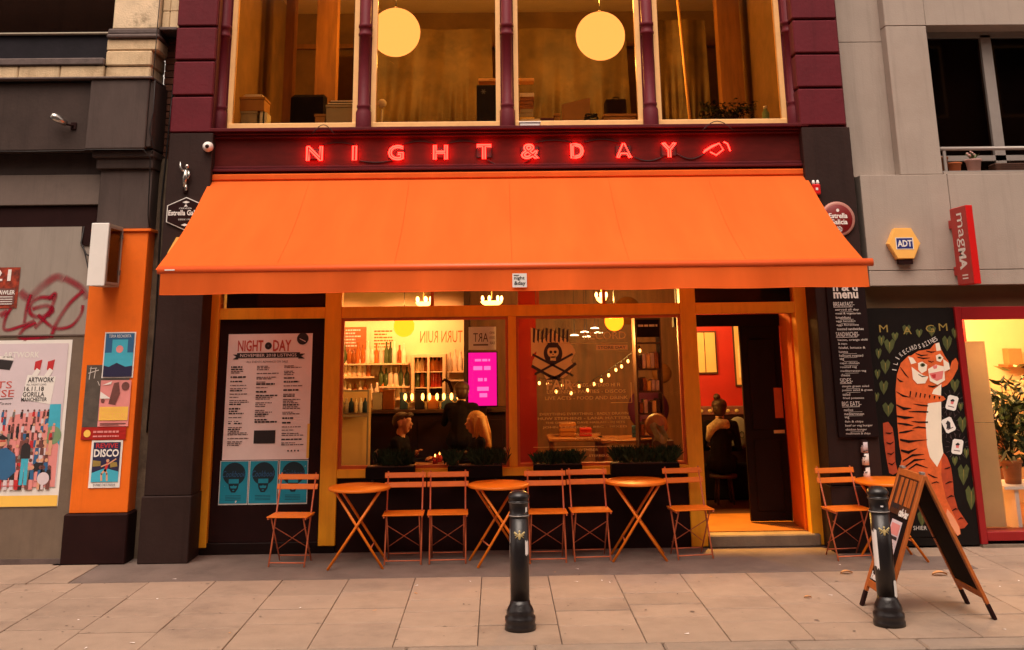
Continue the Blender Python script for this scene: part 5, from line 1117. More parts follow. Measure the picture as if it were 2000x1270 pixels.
m.box(-2.06, -1.68, 2.6, 2.62, 1.44, 1.46).box(-2.06, -1.68, 2.6, 2.62, 1.13, 1.16).box(-2.06, -1.68, 2.6, 2.62, .5, .52); m.build('frame', 'window_alu', t)
bx('back', 'bar_wall', t, -2.08, -1.66, 2.86, 2.88, .5, 1.45); bx('base', 'near_black', t, -2.08, -1.66, 2.6, 2.93, .12, .499)
MB().box(-2.06, -1.68, 2.606, 2.61, .52, 1.44).build('pane', 'glass', t); bx('shelf', 'window_alu', t, -2.06, -1.68, 2.63, 2.85, 1.165, 1.175)
for k in range(6): MB().lathe([(.03, 0), (.03, .12), (.012, .15), (.012, .18)], (-2.02 + .06 * k, 2.72, 1.176), 10).build('carton', ['bottle_pale', 'white', 'box_blue'][k % 3], t)
# bottles: three shared shapes
def bottle_mesh(prof, mt):
    o = MB().lathe(prof, (0, 0, 0), 10).build('bottle', mt); me = o.data; off = o.location.copy(); bpy.data.objects.remove(o); return me
BM = [bottle_mesh([(.034, 0), (.036, .01), (.036, .17), (.014, .22), (.014, .28), (.016, .29)], q) for q in ('bottle_pale', 'bottle_amber', 'bottle_green', 'bottle_red')] + [bottle_mesh([(.03, 0), (.04, .02), (.04, .13), (.016, .17), (.016, .22)], q) for q in ('bottle_amber', 'bottle_pale')]
nb_ = 0; ORD = ['first', 'second', 'third', 'fourth', 'fifth', 'sixth', 'seventh', 'eighth', 'ninth', 'tenth', 'eleventh', 'twelfth', 'thirteenth', 'fourteenth', 'fifteenth', 'sixteenth', 'seventeenth', 'eighteenth', 'nineteenth', 'twentieth']
def shelf_row(x0, x1, y, z, where, pick, step=.085):
    global nb_
    x = x0; row = []
    while x < x1:
        o = bpy.data.objects.new('bottle', random.choice([BM[i] for i in pick])); COL.objects.link(o); o.location = (x, y, z); WL[o.name] = Vector((x, y, z)); s = random.uniform(.85, 1.1); o.scale = (1, 1, s)
        row.append(o); x += step * random.uniform(.9, 1.3); nb_ += 1
    for i, o in enumerate(row): tag(o, ('only' if len(row) == 1 else 'leftmost' if i == 0 else 'rightmost' if i == len(row) - 1 else ORD[i] + ' from left') + ' bottle on ' + where, 'bottle', 'bottles on ' + where)
bs = thing('back_bar', 'pale back bar shelving with rows of bottles behind the bar', 'shelving', (-1.8, 4.5, .12))
for x0, x1, z in ((-2.95, -1.80, 1.56), (-2.95, -1.30, 1.74), (-1.72, -1.28, 1.42), (-.72, -.49, 1.62), (-.72, -.49, 1.5), (-2.95, -1.3, 1.25)): bx('shelf', 'bar_wall', bs, x0, x1, 4.36, 4.615, z - .02, z)
m = MB(); m.box(-1.25, -1.21, 4.3, 4.615, 1.2, 1.86).box(-.80, -.755, 4.3, 4.615, 1.2, 1.86).box(-1.02, -.99, 4.3, 4.615, 1.2, 1.82).box(-1.21, -.80, 4.3, 4.615, 1.82, 1.86); m.build('cabinet_frame', 'bar_wall', bs)
for z in (1.40, 1.62): bx('cabinet_shelf', 'bar_wall', bs, -1.208, -1.022, 4.34, 4.61, z - .012, z); bx('cabinet_shelf', 'bar_wall', bs, -.988, -.802, 4.34, 4.61, z - .012, z)
bx('cabinet_back', 'room_dark', bs, -1.208, -.802, 4.60, 4.614, 1.2, 1.82)
shelf_row(-2.3, -1.36, 4.45, 1.74, 'the topmost left back bar shelf', (0, 5, 1, 0, 4, 2), .06); shelf_row(-2.3, -1.84, 4.45, 1.56, 'the upper left back bar shelf', (0, 5, 1), .065); shelf_row(-1.70, -1.30, 4.45, 1.42, 'the short middle back bar shelf', (0, 1, 2), .07); shelf_row(-2.3, -1.35, 4.45, 1.25, 'the long lower back bar shelf', (0, 1, 4, 5), .07)
shelf_row(-1.17, -1.03, 4.45, 1.40, 'the left cabinet shelf', (1, 2), .06); shelf_row(-.95, -.82, 4.45, 1.40, 'the right cabinet shelf', (3,), .05); shelf_row(-.95, -.82, 4.45, 1.62, 'the top right cabinet shelf', (3, 4), .05); shelf_row(-1.17, -1.03, 4.45, 1.62, 'the top left cabinet shelf', (5, 4), .06); shelf_row(-.70, -.5, 4.45, 1.62, 'the narrow right hand shelf', (0, 5), .07)
for i, (x0, x1, z0, z1) in enumerate(((-2.85, -1.95, 1.92, 2.26), (-1.88, -1.5, 1.92, 2.24))):
    t = thing('wall_menu', ['wide brown menu board high on the back bar wall', 'narrow menu board on the back bar wall behind the globe lamp'][i], 'menu board', ((x0 + x1) / 2, 4.6, z0)); bx('panel', 'mid_wood' if i == 0 else 'bar_wall', t, x0, x1, 4.60, 4.618, z0, z1)
    m = MB()
    for k in range(6): m.greek(x0 + .05, x1 - .05 - random.uniform(0, .12), z1 - .055 - .045 * k, z1 - .035 - .045 * k, 4.597, 0)
    m.build('lettering', 'bottle_amber' if i else 'chalk', t)
m = MB().text('TURN RUIN', -1.15, -.52, 2.02, 2.19, 4.617, 0, mirror=True); tag(m.build('wall_lettering', 'bottle_amber'), 'tall amber lettering painted on the pale wall behind the bar', 'lettering')
# things standing on the bar
for i, (x, w_, h_, mt, nm) in enumerate(((-1.60, .13, .20, 'box_grey', 'grey'), (-1.45, .16, .24, 'bottle_amber', 'amber'), (-1.25, .10, .2, 'box_blue', 'slim blue'), (-1.04, .12, .22, 'dark_navy', 'dark navy'), (-.86, .14, .15, 'mid_wood', 'wooden'), (-.64, .22, .17, 'box_blue', 'wide blue'))):
    t = thing('counter_box', nm + ' box standing on the bar counter', 'box', (x, 3.1, 1.186), 'boxes on the bar counter'); MB().box(x - w_ / 2, x + w_ / 2, 3.02, 3.2, 1.186, 1.186 + h_, bev=.008).build('body', mt, t); bx('lid', mt, t, x - w_ / 2 - .005, x + w_ / 2 + .005, 3.015, 3.205, 1.187 + h_, 1.2 + h_)
for i, x in enumerate((-1.18, -.95, -.76, -.57)):
    t = thing('bar_lamp', ['leftmost', 'second from left', 'third from left', 'rightmost'][i] + ' of four twin flame lamps along the bar counter', 'lamp', (x, 2.99, 1.186), 'twin flame lamps on the bar')
    MB().tube([(x, 2.99, 1.186), (x, 2.99, 1.27)], .008, 6).build('stem', 'gold', t); MB().tube([(x - .045, 2.99, 1.30), (x, 2.99, 1.262), (x + .045, 2.99, 1.30)], .006, 6).build('arm', 'gold', t)
    for s in (-1, 1): MB().ell((x + s * .045, 2.99, 1.345), (.02, .02, .045), 8, 6).build('flame_bulb', 'flame', t)
t = thing('beer_tap', 'dark curved swan-neck beer tap on the bar counter', 'beer tap', (-.66, 3.2, 1.186)); MB().tube([(-.62, 3.2, 1.186), (-.62, 3.2, 1.42), (-.66, 3.2, 1.52), (-.72, 3.2, 1.55), (-.75, 3.2, 1.52)], [.02, .02, .022, .02, .015], 8).build('neck', 'near_black', t); MB().lathe([(.05, 0), (.05, .02), (.02, .03)], (-.62, 3.2, 1.186), 12).build('foot', 'near_black', t)
t = thing('digital_screen', 'glowing magenta screen on a dark stand beside the bar', 'screen', (-.2, 2.8, .12)); bx('screen', 'screen_pink', t, -.385, -.015, 2.80, 2.815, 1.235, 1.90); bx('surround', 'near_black', t, -.40, .0, 2.817, 2.86, 1.22, 1.915); bx('stand', 'near_black', t, -.25, -.15, 2.83, 2.9, .12, 1.219)
m = MB().greek(-.30, -.10, 1.79, 1.82, 2.797, 0).greek(-.32, -.08, 1.68, 1.73, 2.797, 0).greek(-.26, -.14, 1.54, 1.58, 2.797, 0); m.rect(-.27, -.12, 1.42, 1.47, 2.797, 0).rect(-.24, -.14, 1.34, 1.39, 2.797, 0); m.build('lettering', 'screen_pale', t)
t = thing('paper_notice', 'white paper notice stuck inside the glass above the magenta screen', 'notice', (-.17, .05, 1.98)); MB().box(-.31, -.015, .046, .048, 1.975, 2.215).build('sheet', 'thin_paper', t)
m = MB().text('ART', -.26, -.10, 2.06, 2.15, .0445, 0, 0, True).rect(-.26, -.10, 2.02, 2.035, .0445, 0); m.text('AND', -.085, -.03, 2.14, 2.165, .0445, 0, 0, True).text('DESIGN', -.085, -.03, 2.09, 2.115, .0445, 0, 0, True).text('FAIR', -.085, -.03, 2.03, 2.06, .0445, 0, 0, True); m.build('lettering', 'ink_soft', t)
def globe_lamp(label, x, y, z, r, mt, top, group, watts, col):
    t = thing('globe_lamp', label, 'lamp', (x, y, z - r), group)
    MB().ell((x, y, z), r, 28, 20).build('shade', mt, t); MB().tube([(x, y, z + r), (x, y, top)], .006, 6).build('cord', 'cable', t); MB().lathe([(.02, 0), (.02, .03)], (x, y, z + r - .005), 10).build('cap', 'near_black', t)
    if watts: lamp('light', (x, y, z + r + .12), watts, col, t, .08); lamp('light', (x, y, z - r - .06), watts * .6, col, t, .08)
globe_lamp('amber globe lamp hanging over the bar in the left ground-floor window', -1.12, 1.4, 2.24, .125, 'globe_amber', 2.95, 'amber bar globes', 12, (1, .42, .08)); globe_lamp('amber globe lamp hanging in the right ground-floor window', 1.42, 1.5, 2.27, .115, 'globe_amber', 2.95, 'amber bar globes', 80, (1, .52, .11))
globe_lamp('paper globe lantern in the second upstairs window from the left', -1.27, 1.3, 5.88, .315, 'lantern', 6.98, 'paper lanterns upstairs', 62, (1, .55, .12)); globe_lamp('paper globe lantern in the third upstairs window from the left', 1.35, 1.3, 5.81, .315, 'lantern', 6.98, 'paper lanterns upstairs', 62, (1, .55, .12))
def chandelier(label, x, y, z, r, n):
    t = thing('chandelier', label, 'chandelier', (x, y, z), 'chandeliers behind the transom lights'); MB().tube([(x, y, z + .1), (x, y, 2.95)], .006, 6).build('rod', 'gold', t); MB().lathe([(r * .3, 0), (r * .8, .03), (r, .06), (r * .9, .07)], (x, y, z), 18).build('bowl', 'bulb_string', t)
    for k in range(n): a = k * 6.283 / n; MB().ell((x + r * .9 * math.cos(a), y + r * .9 * math.sin(a), z + .10), (.018, .018, .035), 8, 6).build('candle_bulb', 'bulb_warm', t)
chandelier('small lit crystal chandelier in the transom above the amber globe', -.93, 2.0, 2.47, .10, 5); chandelier('wide lit crystal chandelier in the transom above the paper notice', -.07, 2.0, 2.47, .14, 7); chandelier('small lit chandelier behind the right hand transom', 1.32, 2.0, 2.50, .07, 4)
for i, (x, y, tg_) in enumerate(((-2.2, 3.75, (-2.2, 4.6, 1.6)), (-1.45, 3.75, (-1.45, 4.6, 1.7)), (-.8, 3.75, (-.9, 4.6, 1.7)))):
    t = thing('track_spotlight', ['left', 'middle', 'right'][i] + ' one of three ceiling spotlights lighting the back bar', 'spotlight', (x, y, 2.7), 'back bar spotlights'); MB().tube([(x, y, 2.95), (x, y, 2.84)], .01, 6).build('stem', 'near_black', t); MB().tube([(x, y, 2.86), (x, y + .07, 2.76)], [.03, .045], 12).build('head', 'near_black', t)
    lamp('light', (x, y + .1, 2.70), 52, (1, .41, .15), t, .06, (110, tg_))
pts = [(.50, 1.56), (.60, 1.55), (.70, 1.46), (.78, 1.53), (.88, 1.44), (.98, 1.52), (1.08, 1.47), (1.16, 1.54), (1.25, 1.58), (1.34, 1.64), (1.43, 1.70), (1.50, 1.74), (1.58, 1.80), (1.66, 1.86), (1.73, 1.92)]
t = thing('string_lights', 'string of small warm bulbs sagging across the right ground-floor window', 'string lights', (1.1, 1.6, 1.5)); MB().tube([(x, 1.6, z + .06) for x, z in pts], .004, 5).build('cable', 'cable', t)
for x, z in pts: b = MB().ell((x, 1.6, z), (.015, .015, .022), 8, 6).build('bulb', 'bulb_string', t); MB().tube([(x, 1.6, z + .02), (x, 1.6, z + .055)], .007, 6).build('socket', 'cable', b)
for i, (x, z) in enumerate(((1.05, 2.10), (1.19, 2.14), (1.33, 2.19), (1.22, 2.08), (1.38, 2.13))):
    t = thing('disc_pendant', 'flat pale disc lamp, ' + ['first', 'second', 'third', 'fourth', 'fifth'][i] + ' from the left above the string lights', 'lamp', (x, 3.2, z), 'flat disc lamps'); MB().lathe([(.055, 0), (.06, .008), (.02, .02)], (x, 3.2, z), 18).build('disc', 'disc_lamp', t); MB().tube([(x, 3.2, z + .02), (x, 3.2, 2.95)], .003, 5).build('cord', 'cable', t)
# vinyl gig poster inside the right window: pale print on the clear glass
mat('vinyl_dark', lin((58, 40, 26)), .6, .1, 9)
t = thing('window_vinyl', 'pale skull and crossbones gig poster printed on the right window glass', 'window poster', (.9, .03, .92)); y = .034
m = MB()
rg = [(.60 + (.215 + .03 * math.sin(k * 7.3)) * math.cos(k * .1745), 1.90 + (.235 + .03 * math.sin(k * 5.1)) * math.sin(k * .1745)) for k in range(36)]
m.flat(rg, y, 0); m.flat([(.36, 2.20), (.46, 2.16), (.44, 1.98), (.36, 1.90)], y - .0004, 0)
for k in range(9): m.flat([(.38 + .045 * k, 2.05 + .02 * (k % 2)), (.40 + .045 * k, 2.04), (.41 + .045 * k, 2.19), (.385 + .045 * k, 2.20 - .02 * (k % 3))], y - .0008, 1)
m.line([(.37, 1.80), (.55, 1.70), (.66, 1.66)], .03, y - .0008, 1); m.line([(.83, 1.82), (.66, 1.70), (.52, 1.65)], .03, y - .0008, 1)
m.disc(.595, 1.93, .10, y - .001, 1, 22, .115); m.disc(.595, 1.945, .062, y - .002, 0, 18); m.rect(.565, .625, 1.855, 1.90, y - .002, 0)
for x in (.572, .618): m.disc(x, 1.945, .016, y - .003, 1, 10)
m.flat([(.588, 1.915), (.602, 1.915), (.595, 1.93)], y - .003, 1); m.flat([(.53, 1.99), (.66, 1.99), (.65, 2.04), (.54, 2.04)], y - .003, 1); m.line([(.40, 1.72), (.80, 1.92)], .022, y - .003, 1); m.line([(.80, 1.70), (.38, 1.92)], .022, y - .003, 1)
m.build('emblem', ['vinyl', 'vinyl_dark'], t)
m = MB(); m.text('RECORD', .93, 1.385, 2.07, 2.15, y, 0).rect(1.06, 1.40, 1.96, 2.01, y, 0).text('STORE DAY', 1.08, 1.38, 1.97, 2.0, y - .002, 1)
m.text('FAIR', .52, .80, 1.56, 1.66, y - .004, 0, .02); rows = [('RECORDS - STEREO HI FI', .74, 1.30, 1.585, .035), ('LISTENING PARTIES - DISCOS', .52, 1.36, 1.52, .035), ('LIVE ACTS - FOOD AND DRINK', .50, 1.38, 1.455, .035), ('EVERYTHING EVERYTHING - BADLY DRAWN', .44, 1.38, 1.30, .026), ('HUW STEPHENS - LANA MATTERS', .42, 1.40, 1.255, .026), ('THE ORIELLES - DAVE HASLAM - DJ SETS', .50, 1.34, 1.21, .026), ('JOHN KENNEDY - BBC - MIXED', .47, 1.36, 1.165, .026), ('ACCOMPANIED', .80, 1.08, 1.105, .018), ('TOGETHER WITH DANCES', .80, 1.26, 1.055, .022), ('14 - 18 NOVEMBER', .62, 1.05, .94, .026), ('STEREO.CO', .95, 1.20, .885, .02)]
for tx, a, b, z, h_ in rows: m.text(tx, a, b, z, z + h_, y, 0, .01)
m.line([(.37, .985), (1.42, .985)], .006, y, 0).line([(.37, 2.03), (1.40, 2.03)], .004, y, 0); m.line([(1.42, 1.42), (1.42, 1.62)], .008, y, 0).line([(1.2, 1.42), (1.42, 1.42)], .006, y, 0); m.build('lettering', ['vinyl', 'vinyl_dark'], t)
# right-hand room
for i, (x, z, r, mt, lab) in enumerate(((2.2, 1.05, .30, 'purple', 'large purple disc on the dark back wall behind the string lights'), (2.42, 1.55, .14, 'mid_wood', 'orange brown disc on the dark back wall above the purple disc'), (1.95, 2.45, .2, 'mid_wood', 'brown disc high on the dark back wall'))):
    t = tag(turned(MB().lathe([(r, 0), (r, .015), (0, .016)], n=28), (x, 4.6, z)).build('wall_disc', mt), lab, 'disc', 'round discs on the back wall')
for i, (x, y, w_, lab) in enumerate(((.95, 2.2, .34, 'wooden cafe table inside the right window, left one'), (1.55, 1.9, .32, 'wooden cafe table inside the right window, right one'))):
    t = thing('wooden_table', lab, 'table', (x, y, .12), 'wooden tables indoors'); MB().box(x - w_, x + w_, y - .3, y + .3, .86, .90, bev=.006).build('table_top', 'mid_wood', t)
    for sx in (-1, 1):
        for sy in (-1, 1): bx('leg', 'mid_wood', t, x + sx * (w_ - .05) - .02, x + sx * (w_ - .05) + .02, y + sy * .24 - .02, y + sy * .24 + .02, .12, .859)
for i, (x, y, z, w_, d_, h_, mt, lab) in enumerate(((.86, 2.2, .901, .20, .2, .16, 'mid_wood', 'wooden crate on the left indoor table'), (1.08, 2.15, .901, .14, .14, .10, 'sign_red_dim', 'small red box on the left indoor table'), (1.72, 1.95, .901, .16, .1, .13, 'box_blue', 'blue box on the right indoor table'))):
    t = thing('crate', lab, 'box', (x, y, z), 'boxes on the indoor tables')
    bx('body', mt, t, x - w_ / 2, x + w_ / 2, y - d_ / 2, y + d_ / 2, z, z + h_, bev=.004)
    for k in range(3): bx('slat', mt, t, x - w_ / 2 - .006, x + w_ / 2 + .006, y - d_ / 2 - .006, y - d_ / 2 - .001, z + .01 + k * h_ / 3, z + h_ * .26 + k * h_ / 3)
t = thing('display_shelves', 'dark shelf unit with lit boxes at the right of the double window', 'shelves', (1.78, 1.4, .12))
m = MB(); m.box(1.64, 1.66, 1.3, 1.6, .2, 2.3).box(1.93, 1.95, 1.3, 1.6, .2, 2.3); m.build('side', 'dark_wood', t)
for z in (.95, 1.2, 1.45, 1.7, 2.0, 2.28): bx('shelf', 'dark_wood', t, 1.661, 1.929, 1.3, 1.6, z, z + .018)
for z, hs_ in ((1.72, .2), (1.47, .15), (1.22, .16), (.97, .17)):
    for k in range(5): bx('record', random.choice(('bar_wall', 'mid_wood', 'vinyl', 'dark_wood', 'poster_mauve')), t, 1.67 + k * .05, 1.712 + k * .05, 1.34, 1.58, z, z + hs_ * random.uniform(.7, 1))
bx('name_board', 'chalkboard', t, 1.66, 1.93, 1.28, 1.295, 2.08, 2.28); MB().greek(1.68, 1.91, 2.20, 2.225, 1.278, 0).build('lettering', 'chalk', t)
t = thing('tote_bag', 'crumpled pale tote bag hanging in front of a round brown cushion at the window', 'bag', (1.72, .55, .92)); turned(MB().lathe([(.10, 0), (.13, .03), (.10, .06), (0, .07)], n=22), (1.75, .62, 1.14)).build('round_cushion', 'wood_panel', t)
m = MB(); vs = []
for j in range(9):
    for i in range(9): u, v = i / 8, j / 8; vs.append((1.69 + .15 * u + .02 * math.sin(v * 5), .53 + .02 * math.sin(u * 9 + v * 4) - .015 * math.sin(v * 7), .97 + .19 * v + .02 * math.sin(u * 6)))
m.add(vs, [(j * 9 + i, j * 9 + i + 1, (j + 1) * 9 + i + 1, (j + 1) * 9 + i) for j in range(8) for i in range(8)], 0, True).build('cloth', 'cloth_grey', t)
bx('shelf_post', 'dark_wood', t, 1.70, 1.80, .60, .66, .12, 1.02)
# doorway corner: bench, cushion, pictures
t = thing('bench', 'dark upholstered bench with patterned trim inside the open doorway', 'bench', (3.0, 2.5, .12)); bx('seat', 'cloth_dark', t, 2.44, 3.55, 2.3, 2.6, .12, .52, bev=.02); bx('backrest', 'near_black', t, 2.44, 3.55, 2.602, 2.695, .12, 1.09); bx('trim', 'poster_brown', t, 2.44, 3.55, 2.59, 2.698, 1.092, 1.20, bev=.01)
for k in range(9): MB().ell((2.5 + k * .115, 2.588, 1.146), (.03, .006, .022), 8, 5).build('trim_motif', 'gold', t)
t = thing('cushion', 'grey cushion with dark lettering on the bench inside the doorway', 'cushion', (3.06, 2.5, .62)); MB().ell((3.06, 2.5, .88), (.15, .06, .20), 16, 10).build('pad', 'cloth_grey', t); MB().text('TO', 3.0, 3.12, .82, .91, 2.435, 0).build('lettering', 'ink', t)
for i, (x0, x1, z0, z1, lab) in enumerate(((2.58, 2.86, 1.62, 2.12, 'pale framed print on the red wall inside the doorway, left one'), (3.12, 3.30, 1.46, 2.3, 'tall bright framed picture of a bottle shape inside the doorway, right one'))):
    t = thing('framed_picture', lab, 'picture', ((x0 + x1) / 2, 2.69, z0), 'pictures inside the doorway'); bx('frame', 'dark_wood', t, x0 - .02, x1 + .02, 2.675, 2.698, z0 - .02, z1 + .02); bx('print', 'blind_cream', t, x0, x1, 2.668, 2.674, z0, z1)
    if i: MB().flat([(3.15, 1.55), (3.27, 1.55), (3.27, 1.9), (3.23, 2.0), (3.23, 2.2), (3.19, 2.2), (3.19, 2.0), (3.15, 1.9)], 2.665).build('figure', 'bottle_pale', t)
    else: bx('mount', 'dark_wood', t, 2.715, 2.725, 2.664, 2.667, z0, z1)
t = thing('added_wall_light', 'added warm ceiling lamp inside the open doorway, lighting the red wall', 'lamp', (2.55, 1.5, 2.7)); MB().lathe([(.08, 0), (.10, .04), (.06, .08)], (2.55, 1.5, 2.72), 18).build('shade', 'bulb_string', t); MB().tube([(2.55, 1.5, 2.8), (2.55, 1.5, 2.95)], .006, 6).build('cord', 'cable', t); lamp('light', (2.55, 1.5, 2.66), 60, (1, .50, .14), t, .08, (75, (2.95, 2.7, 1.85)))  # added lamp, brightens the red wall and its pictures
t = thing('added_lobby_light', 'unseen spotlight added behind the door lintel to light the threshold', 'lamp', (2.5, .85, 2.6)); MB().lathe([(.04, 0), (.045, .1), (.02, .12)], (2.48, .9, 2.62), 14).build('housing', 'near_black', t); MB().tube([(2.48, .9, 2.74), (2.48, .9, 2.95)], .01, 6).build('stem', 'near_black', t); MB().lathe([(.035, 0), (.035, .006)], (2.48, .9, 2.612), 14).build('bulb', 'bulb_warm', t); lamp('light', (2.48, .9, 2.58), 600, (1, .48, .08), t, .04, (62, (2.74, .34, .12)))  # added lamp out of sight, makes the bright pool on the threshold

# ------------------------------------------------------------------ things behind the upstairs windows
def carton(label, x0, x1, y0, y1, z0, z1, mt='cardboard'):
    t = thing('storage_box', label, 'box', ((x0 + x1) / 2, (y0 + y1) / 2, z0), 'boxes behind the upstairs windows'); bx('body', mt, t, x0, x1, y0, y1, z0, z1 - .02, bev=.004); bx('lid', mt, t, x0 - .008, x1 + .008, y0 - .008, y1 + .008, z1 - .019, z1 + .012, bev=.003)
carton('pale lower box of the stack in the leftmost upstairs window', -2.92, -2.74, .2, .5, 4.427, 4.63, 'box_grey'); carton('brown cardboard box on top of the stack in the leftmost upstairs window', -2.94, -2.66, .2, .52, 4.645, 4.80)
t = thing('paper_stack', 'loose white papers on the cardboard box in the leftmost upstairs window', 'papers', (-2.8, .36, 4.813))
for k in range(3): MB().box(-2.93 + .02 * k, -2.74 + .02 * k, .24, .46, 4.813 + .012 * k, 4.823 + .012 * k).build('sheet', 'white', t)
t = thing('binder', 'white ring binder standing beside the box stack in the leftmost upstairs window', 'binder', (-2.68, .35, 4.427)); MB().box(-2.71, -2.675, .22, .45, 4.427, 4.66, bev=.004).build('spine', 'white', t); bx('cover', 'box_blue', t, -2.673, -2.668, .22, .45, 4.427, 4.66); MB().box(-2.655, -2.63, .22, .45, 4.427, 4.63).build('pages', 'white', t)
carton('grey crate with papers at the right of the leftmost upstairs window', -1.95, -1.60, .22, .6, 4.427, 4.70, 'box_grey'); carton('small brown box left of the grey crate upstairs', -2.08, -1.965, .25, .5, 4.427, 4.60)
t = thing('magazine_pile', 'dark and white magazines on the grey crate upstairs', 'magazines', (-1.8, .4, 4.713))
for k, q in enumerate(('ink', 'white', 'ink', 'paper')): MB().box(-1.95 + .015 * k, -1.66 + .02 * k, .24, .55, 4.713 + .014 * k, 4.725 + .014 * k).build('magazine', q, t)
t = thing('office_chair', 'dark high backed chair behind the leftmost upstairs window', 'chair', (-2.3, 1.0, 4.22)); MB().box(-2.55, -2.1, 1.15, 1.25, 4.5, 5.05, bev=.04).build('backrest', 'cloth_dark', t); MB().box(-2.55, -2.1, .85, 1.15, 4.45, 4.52, bev=.02).build('seat', 'cloth_dark', t); MB().tube([(-2.32, 1.0, 4.22), (-2.32, 1.0, 4.45)], .03, 8).build('stem', 'near_black', t)
t = thing('desk_lamp', 'small white round desk lamp at the left edge of the second upstairs window', 'lamp', (-1.34, .4, 4.427)); MB().tube([(-1.33, .42, 4.427), (-1.33, .42, 4.70)], .012, 8).build('stem', 'white', t); MB().ell((-1.33, .4, 4.76), (.055, .04, .055)).build('head', 'white', t); MB().lathe([(.06, 0), (.06, .015)], (-1.33, .42, 4.427), 14).build('foot', 'white', t)
t = thing('star_box', 'dark box with a pale star at the right of the second upstairs window', 'box', (-.1, .45, 4.427)); MB().box(-.22, -.0, .3, .6, 4.427, 4.95, bev=.006).build('body', 'dark_navy', t); m = MB()
for k in range(3): a = k * math.pi / 3; m.line([(-.14 - .03 * math.cos(a), 4.87 - .03 * math.sin(a)), (-.14 + .03 * math.cos(a), 4.87 + .03 * math.sin(a))], .008, .297)
m.build('star', 'cloth_grey', t)
t = thing('shelf_plank', 'pale plank shelf across the column between the middle upstairs windows', 'shelf', (.15, .5, 5.0)); MB().box(-.2, .46, .45, .65, 5.03, 5.065, bev=.003).build('plank', 'cream_frame', t); bx('bracket', 'near_black', t, .1, .13, .6, .66, 4.427, 5.029)
t = thing('book_stack', 'stack of pale books at the left of the third upstairs window', 'books', (.36, .45, 4.427))
for k in range(9): MB().box(.27 + random.uniform(0, .02), .43 + random.uniform(0, .03), .32, .55, 4.427 + k * .048, 4.427 + k * .048 + .044).build('book', random.choice(('vinyl', 'box_grey', 'mid_wood', 'paper')), t)
carton('small white carton at the foot of the book stack upstairs', .30, .50, .15, .28, 4.427, 4.50, 'white'); carton('small purple carton right of the white carton upstairs', .52, .66, .2, .4, 4.427, 4.52, 'purple'); carton('thin brown carton right of the purple carton upstairs', .68, .74, .2, .4, 4.427, 4.57, 'cardboard')
t = thing('cardboard_sheet', 'tilted brown cardboard sheet leaning in the third upstairs window', 'cardboard', (.92, .5, 4.427)); MB().prism([(.78, 4.56), (1.10, 4.50), (1.12, 4.82), (.78, 4.74)], .45, .47).build('sheet', 'cardboard', t); MB().prism([(.80, 4.43), (1.10, 4.43), (1.10, 4.50), (.80, 4.56)], .45, .47).build('flap', 'cardboard', t)
carton('wide brown cardboard box at the right of the third upstairs window', 1.25, 1.62, .2, .55, 4.427, 4.56); t = thing('dark_case', 'black equipment case on the wide brown box upstairs', 'case', (1.4, .4, 4.573)); MB().box(1.28, 1.52, .25, .5, 4.573, 4.76, bev=.012).build('body', 'near_black', t); MB().tube([(1.36, .3, 4.76), (1.38, .3, 4.79), (1.43, .3, 4.79), (1.45, .3, 4.76)], .006, 6).build('handle', 'near_black', t)
t = thing('cable_heap', 'dark tangled heap of cables beside the wide brown box upstairs', 'cables', (1.12, .4, 4.427)); m = MB()
for k in range(6): m.tube([(1.12 + .11 * math.cos(a * .6 + k) * (1 - .08 * k), .4 + .08 * math.sin(a * .6 + k), 4.445 + .03 * k + .01 * math.sin(a)) for a in range(12)], .012, 5)
m.build('coil', 'cable', t); MB().lathe([(.05, 0), (.05, .04)], (1.12, .4, 4.427), 10).build('core', 'near_black', t)
t = thing('spreading_plant', 'spreading grey green pot plant behind the rightmost upstairs window', 'plant', (2.75, .45, 4.427)); MB().lathe([(.09, 0), (.11, .14), (.1, .14)], (2.75, .45, 4.427), 14).build('pot', 'near_black', t)
m = MB()
for k in range(420):
    a = random.uniform(0, 6.283); l = random.uniform(.08, .36); el = random.uniform(.1, 1.2); p1 = Vector((2.75 + l * math.cos(a), .45 + l * .5 * math.sin(a), 4.56 + l * math.sin(el) * .75 - .25 * l * l)); dr = Vector((random.uniform(-1, 1), random.uniform(-1, 1), random.uniform(-.6, .6))).normalized() * .03; n_ = Vector((-dr.y, dr.x, .02)).normalized() * .012
    m.add([p1 - dr, p1 - n_, p1 + dr, p1 + n_], [(0, 1, 2, 3)])
m.build('foliage', 'leaf', t)
m = MB()
for k in range(18): a = k * .35; m.tube([(2.75, .45, 4.55), (2.75 + .15 * math.cos(a), .45 + .08 * math.sin(a), 4.68), (2.75 + .33 * math.cos(a), .45 + .16 * math.sin(a), 4.66)], .003, 4)
m.build('stems', 'leaf', t)
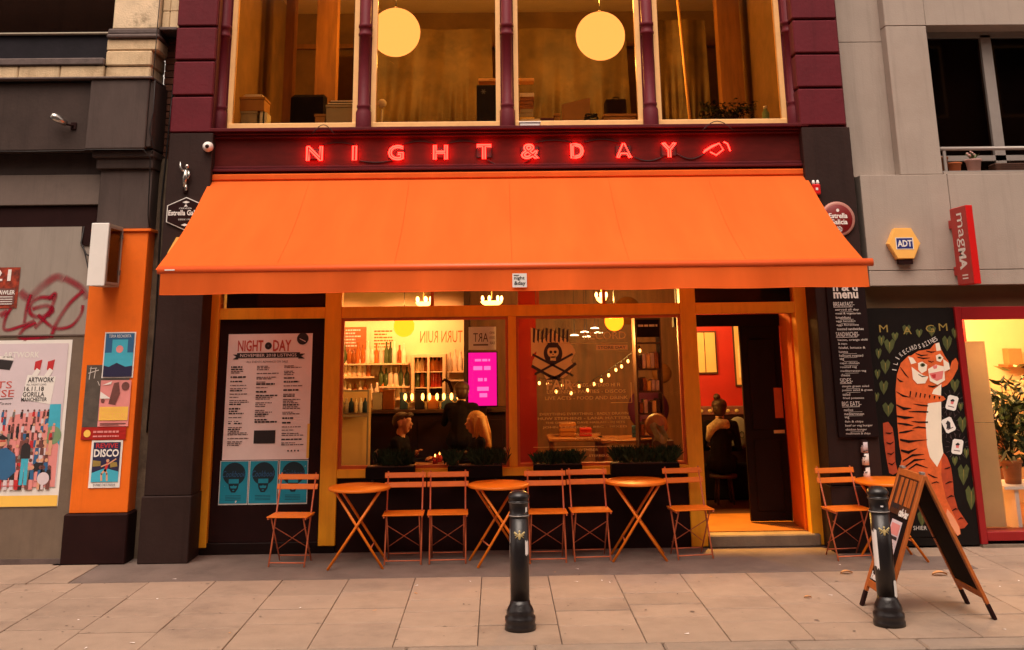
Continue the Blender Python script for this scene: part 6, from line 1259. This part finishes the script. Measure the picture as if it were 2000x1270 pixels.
t = thing('green_bottle', 'small pale green bottle at the right end of the rightmost upstairs window', 'bottle', (3.14, .2, 4.427)); MB().lathe([(.04, 0), (.042, .02), (.042, .15), (.02, .18), (.02, .2)], (3.13, .25, 4.427), 14).build('body', 'poster_green', t); MB().lathe([(.022, 0), (.022, .03)], (3.13, .25, 4.627), 10).build('cap', 'white', t)
t = thing('meter_box', 'small white box on the sill below the third upstairs window', 'box', (.38, -.2, 4.34)); MB().box(.27, .49, -.22, -.12, 4.342, 4.40, bev=.005).build('case', 'white', t); bx('lid', 'white', t, .26, .50, -.23, -.118, 4.401, 4.412)
for i, (x0, x1, y, lab) in enumerate(((-1.75, .0, 3.0, 'crumpled plastic sheeting hanging behind the second upstairs window'), (.05, 1.95, 3.0, 'crumpled plastic sheeting hanging behind the third upstairs window'), (2.0, 3.0, 2.6, 'crumpled plastic sheeting hanging behind the rightmost upstairs window'))):
    vs = []; N = 60
    for j in range(13):
        v = j / 12
        for k in range(N + 1):
            u = k / N; sp = 1 - .06 * v; vs.append(((x0 + x1) / 2 + (x1 - x0) * (u - .5) * sp, y + (.035 * math.sin(u * 41 + 5 * v + 2 * math.sin(u * 9 + i)) + .03 * math.sin(u * 67 - 7 * v)) * max(.05, 1 - 1.5 * v) + .03 * math.sin(u * 13 + i), 4.25 + 2.15 * v))
    tag(MB().add(vs, [(j * (N + 1) + k, j * (N + 1) + k + 1, (j + 1) * (N + 1) + k + 1, (j + 1) * (N + 1) + k) for j in range(12) for k in range(N)], 0, True).build('plastic_sheet', 'plastic_sheet'), lab, 'sheet', 'plastic sheets upstairs')
t = thing('slanting_pole', 'pale pole standing behind the rightmost upstairs window', 'pole', (2.45, 1.6, 4.22)); MB().tube([(2.52, 1.6, 4.22), (2.40, 1.6, 6.9)], .02, 8).build('shaft', 'cream_frame', t); MB().lathe([(.05, 0), (.04, .02)], (2.52, 1.6, 4.22), 10).build('foot', 'near_black', t)

for o in bpy.data.objects:
    if o.type == 'MESH' and o.parent is not None and o.name.split('.')[0] in ('print', 'lettering', 'tiger', 'marking', 'ribs'): o['kind'] = 'stuff'
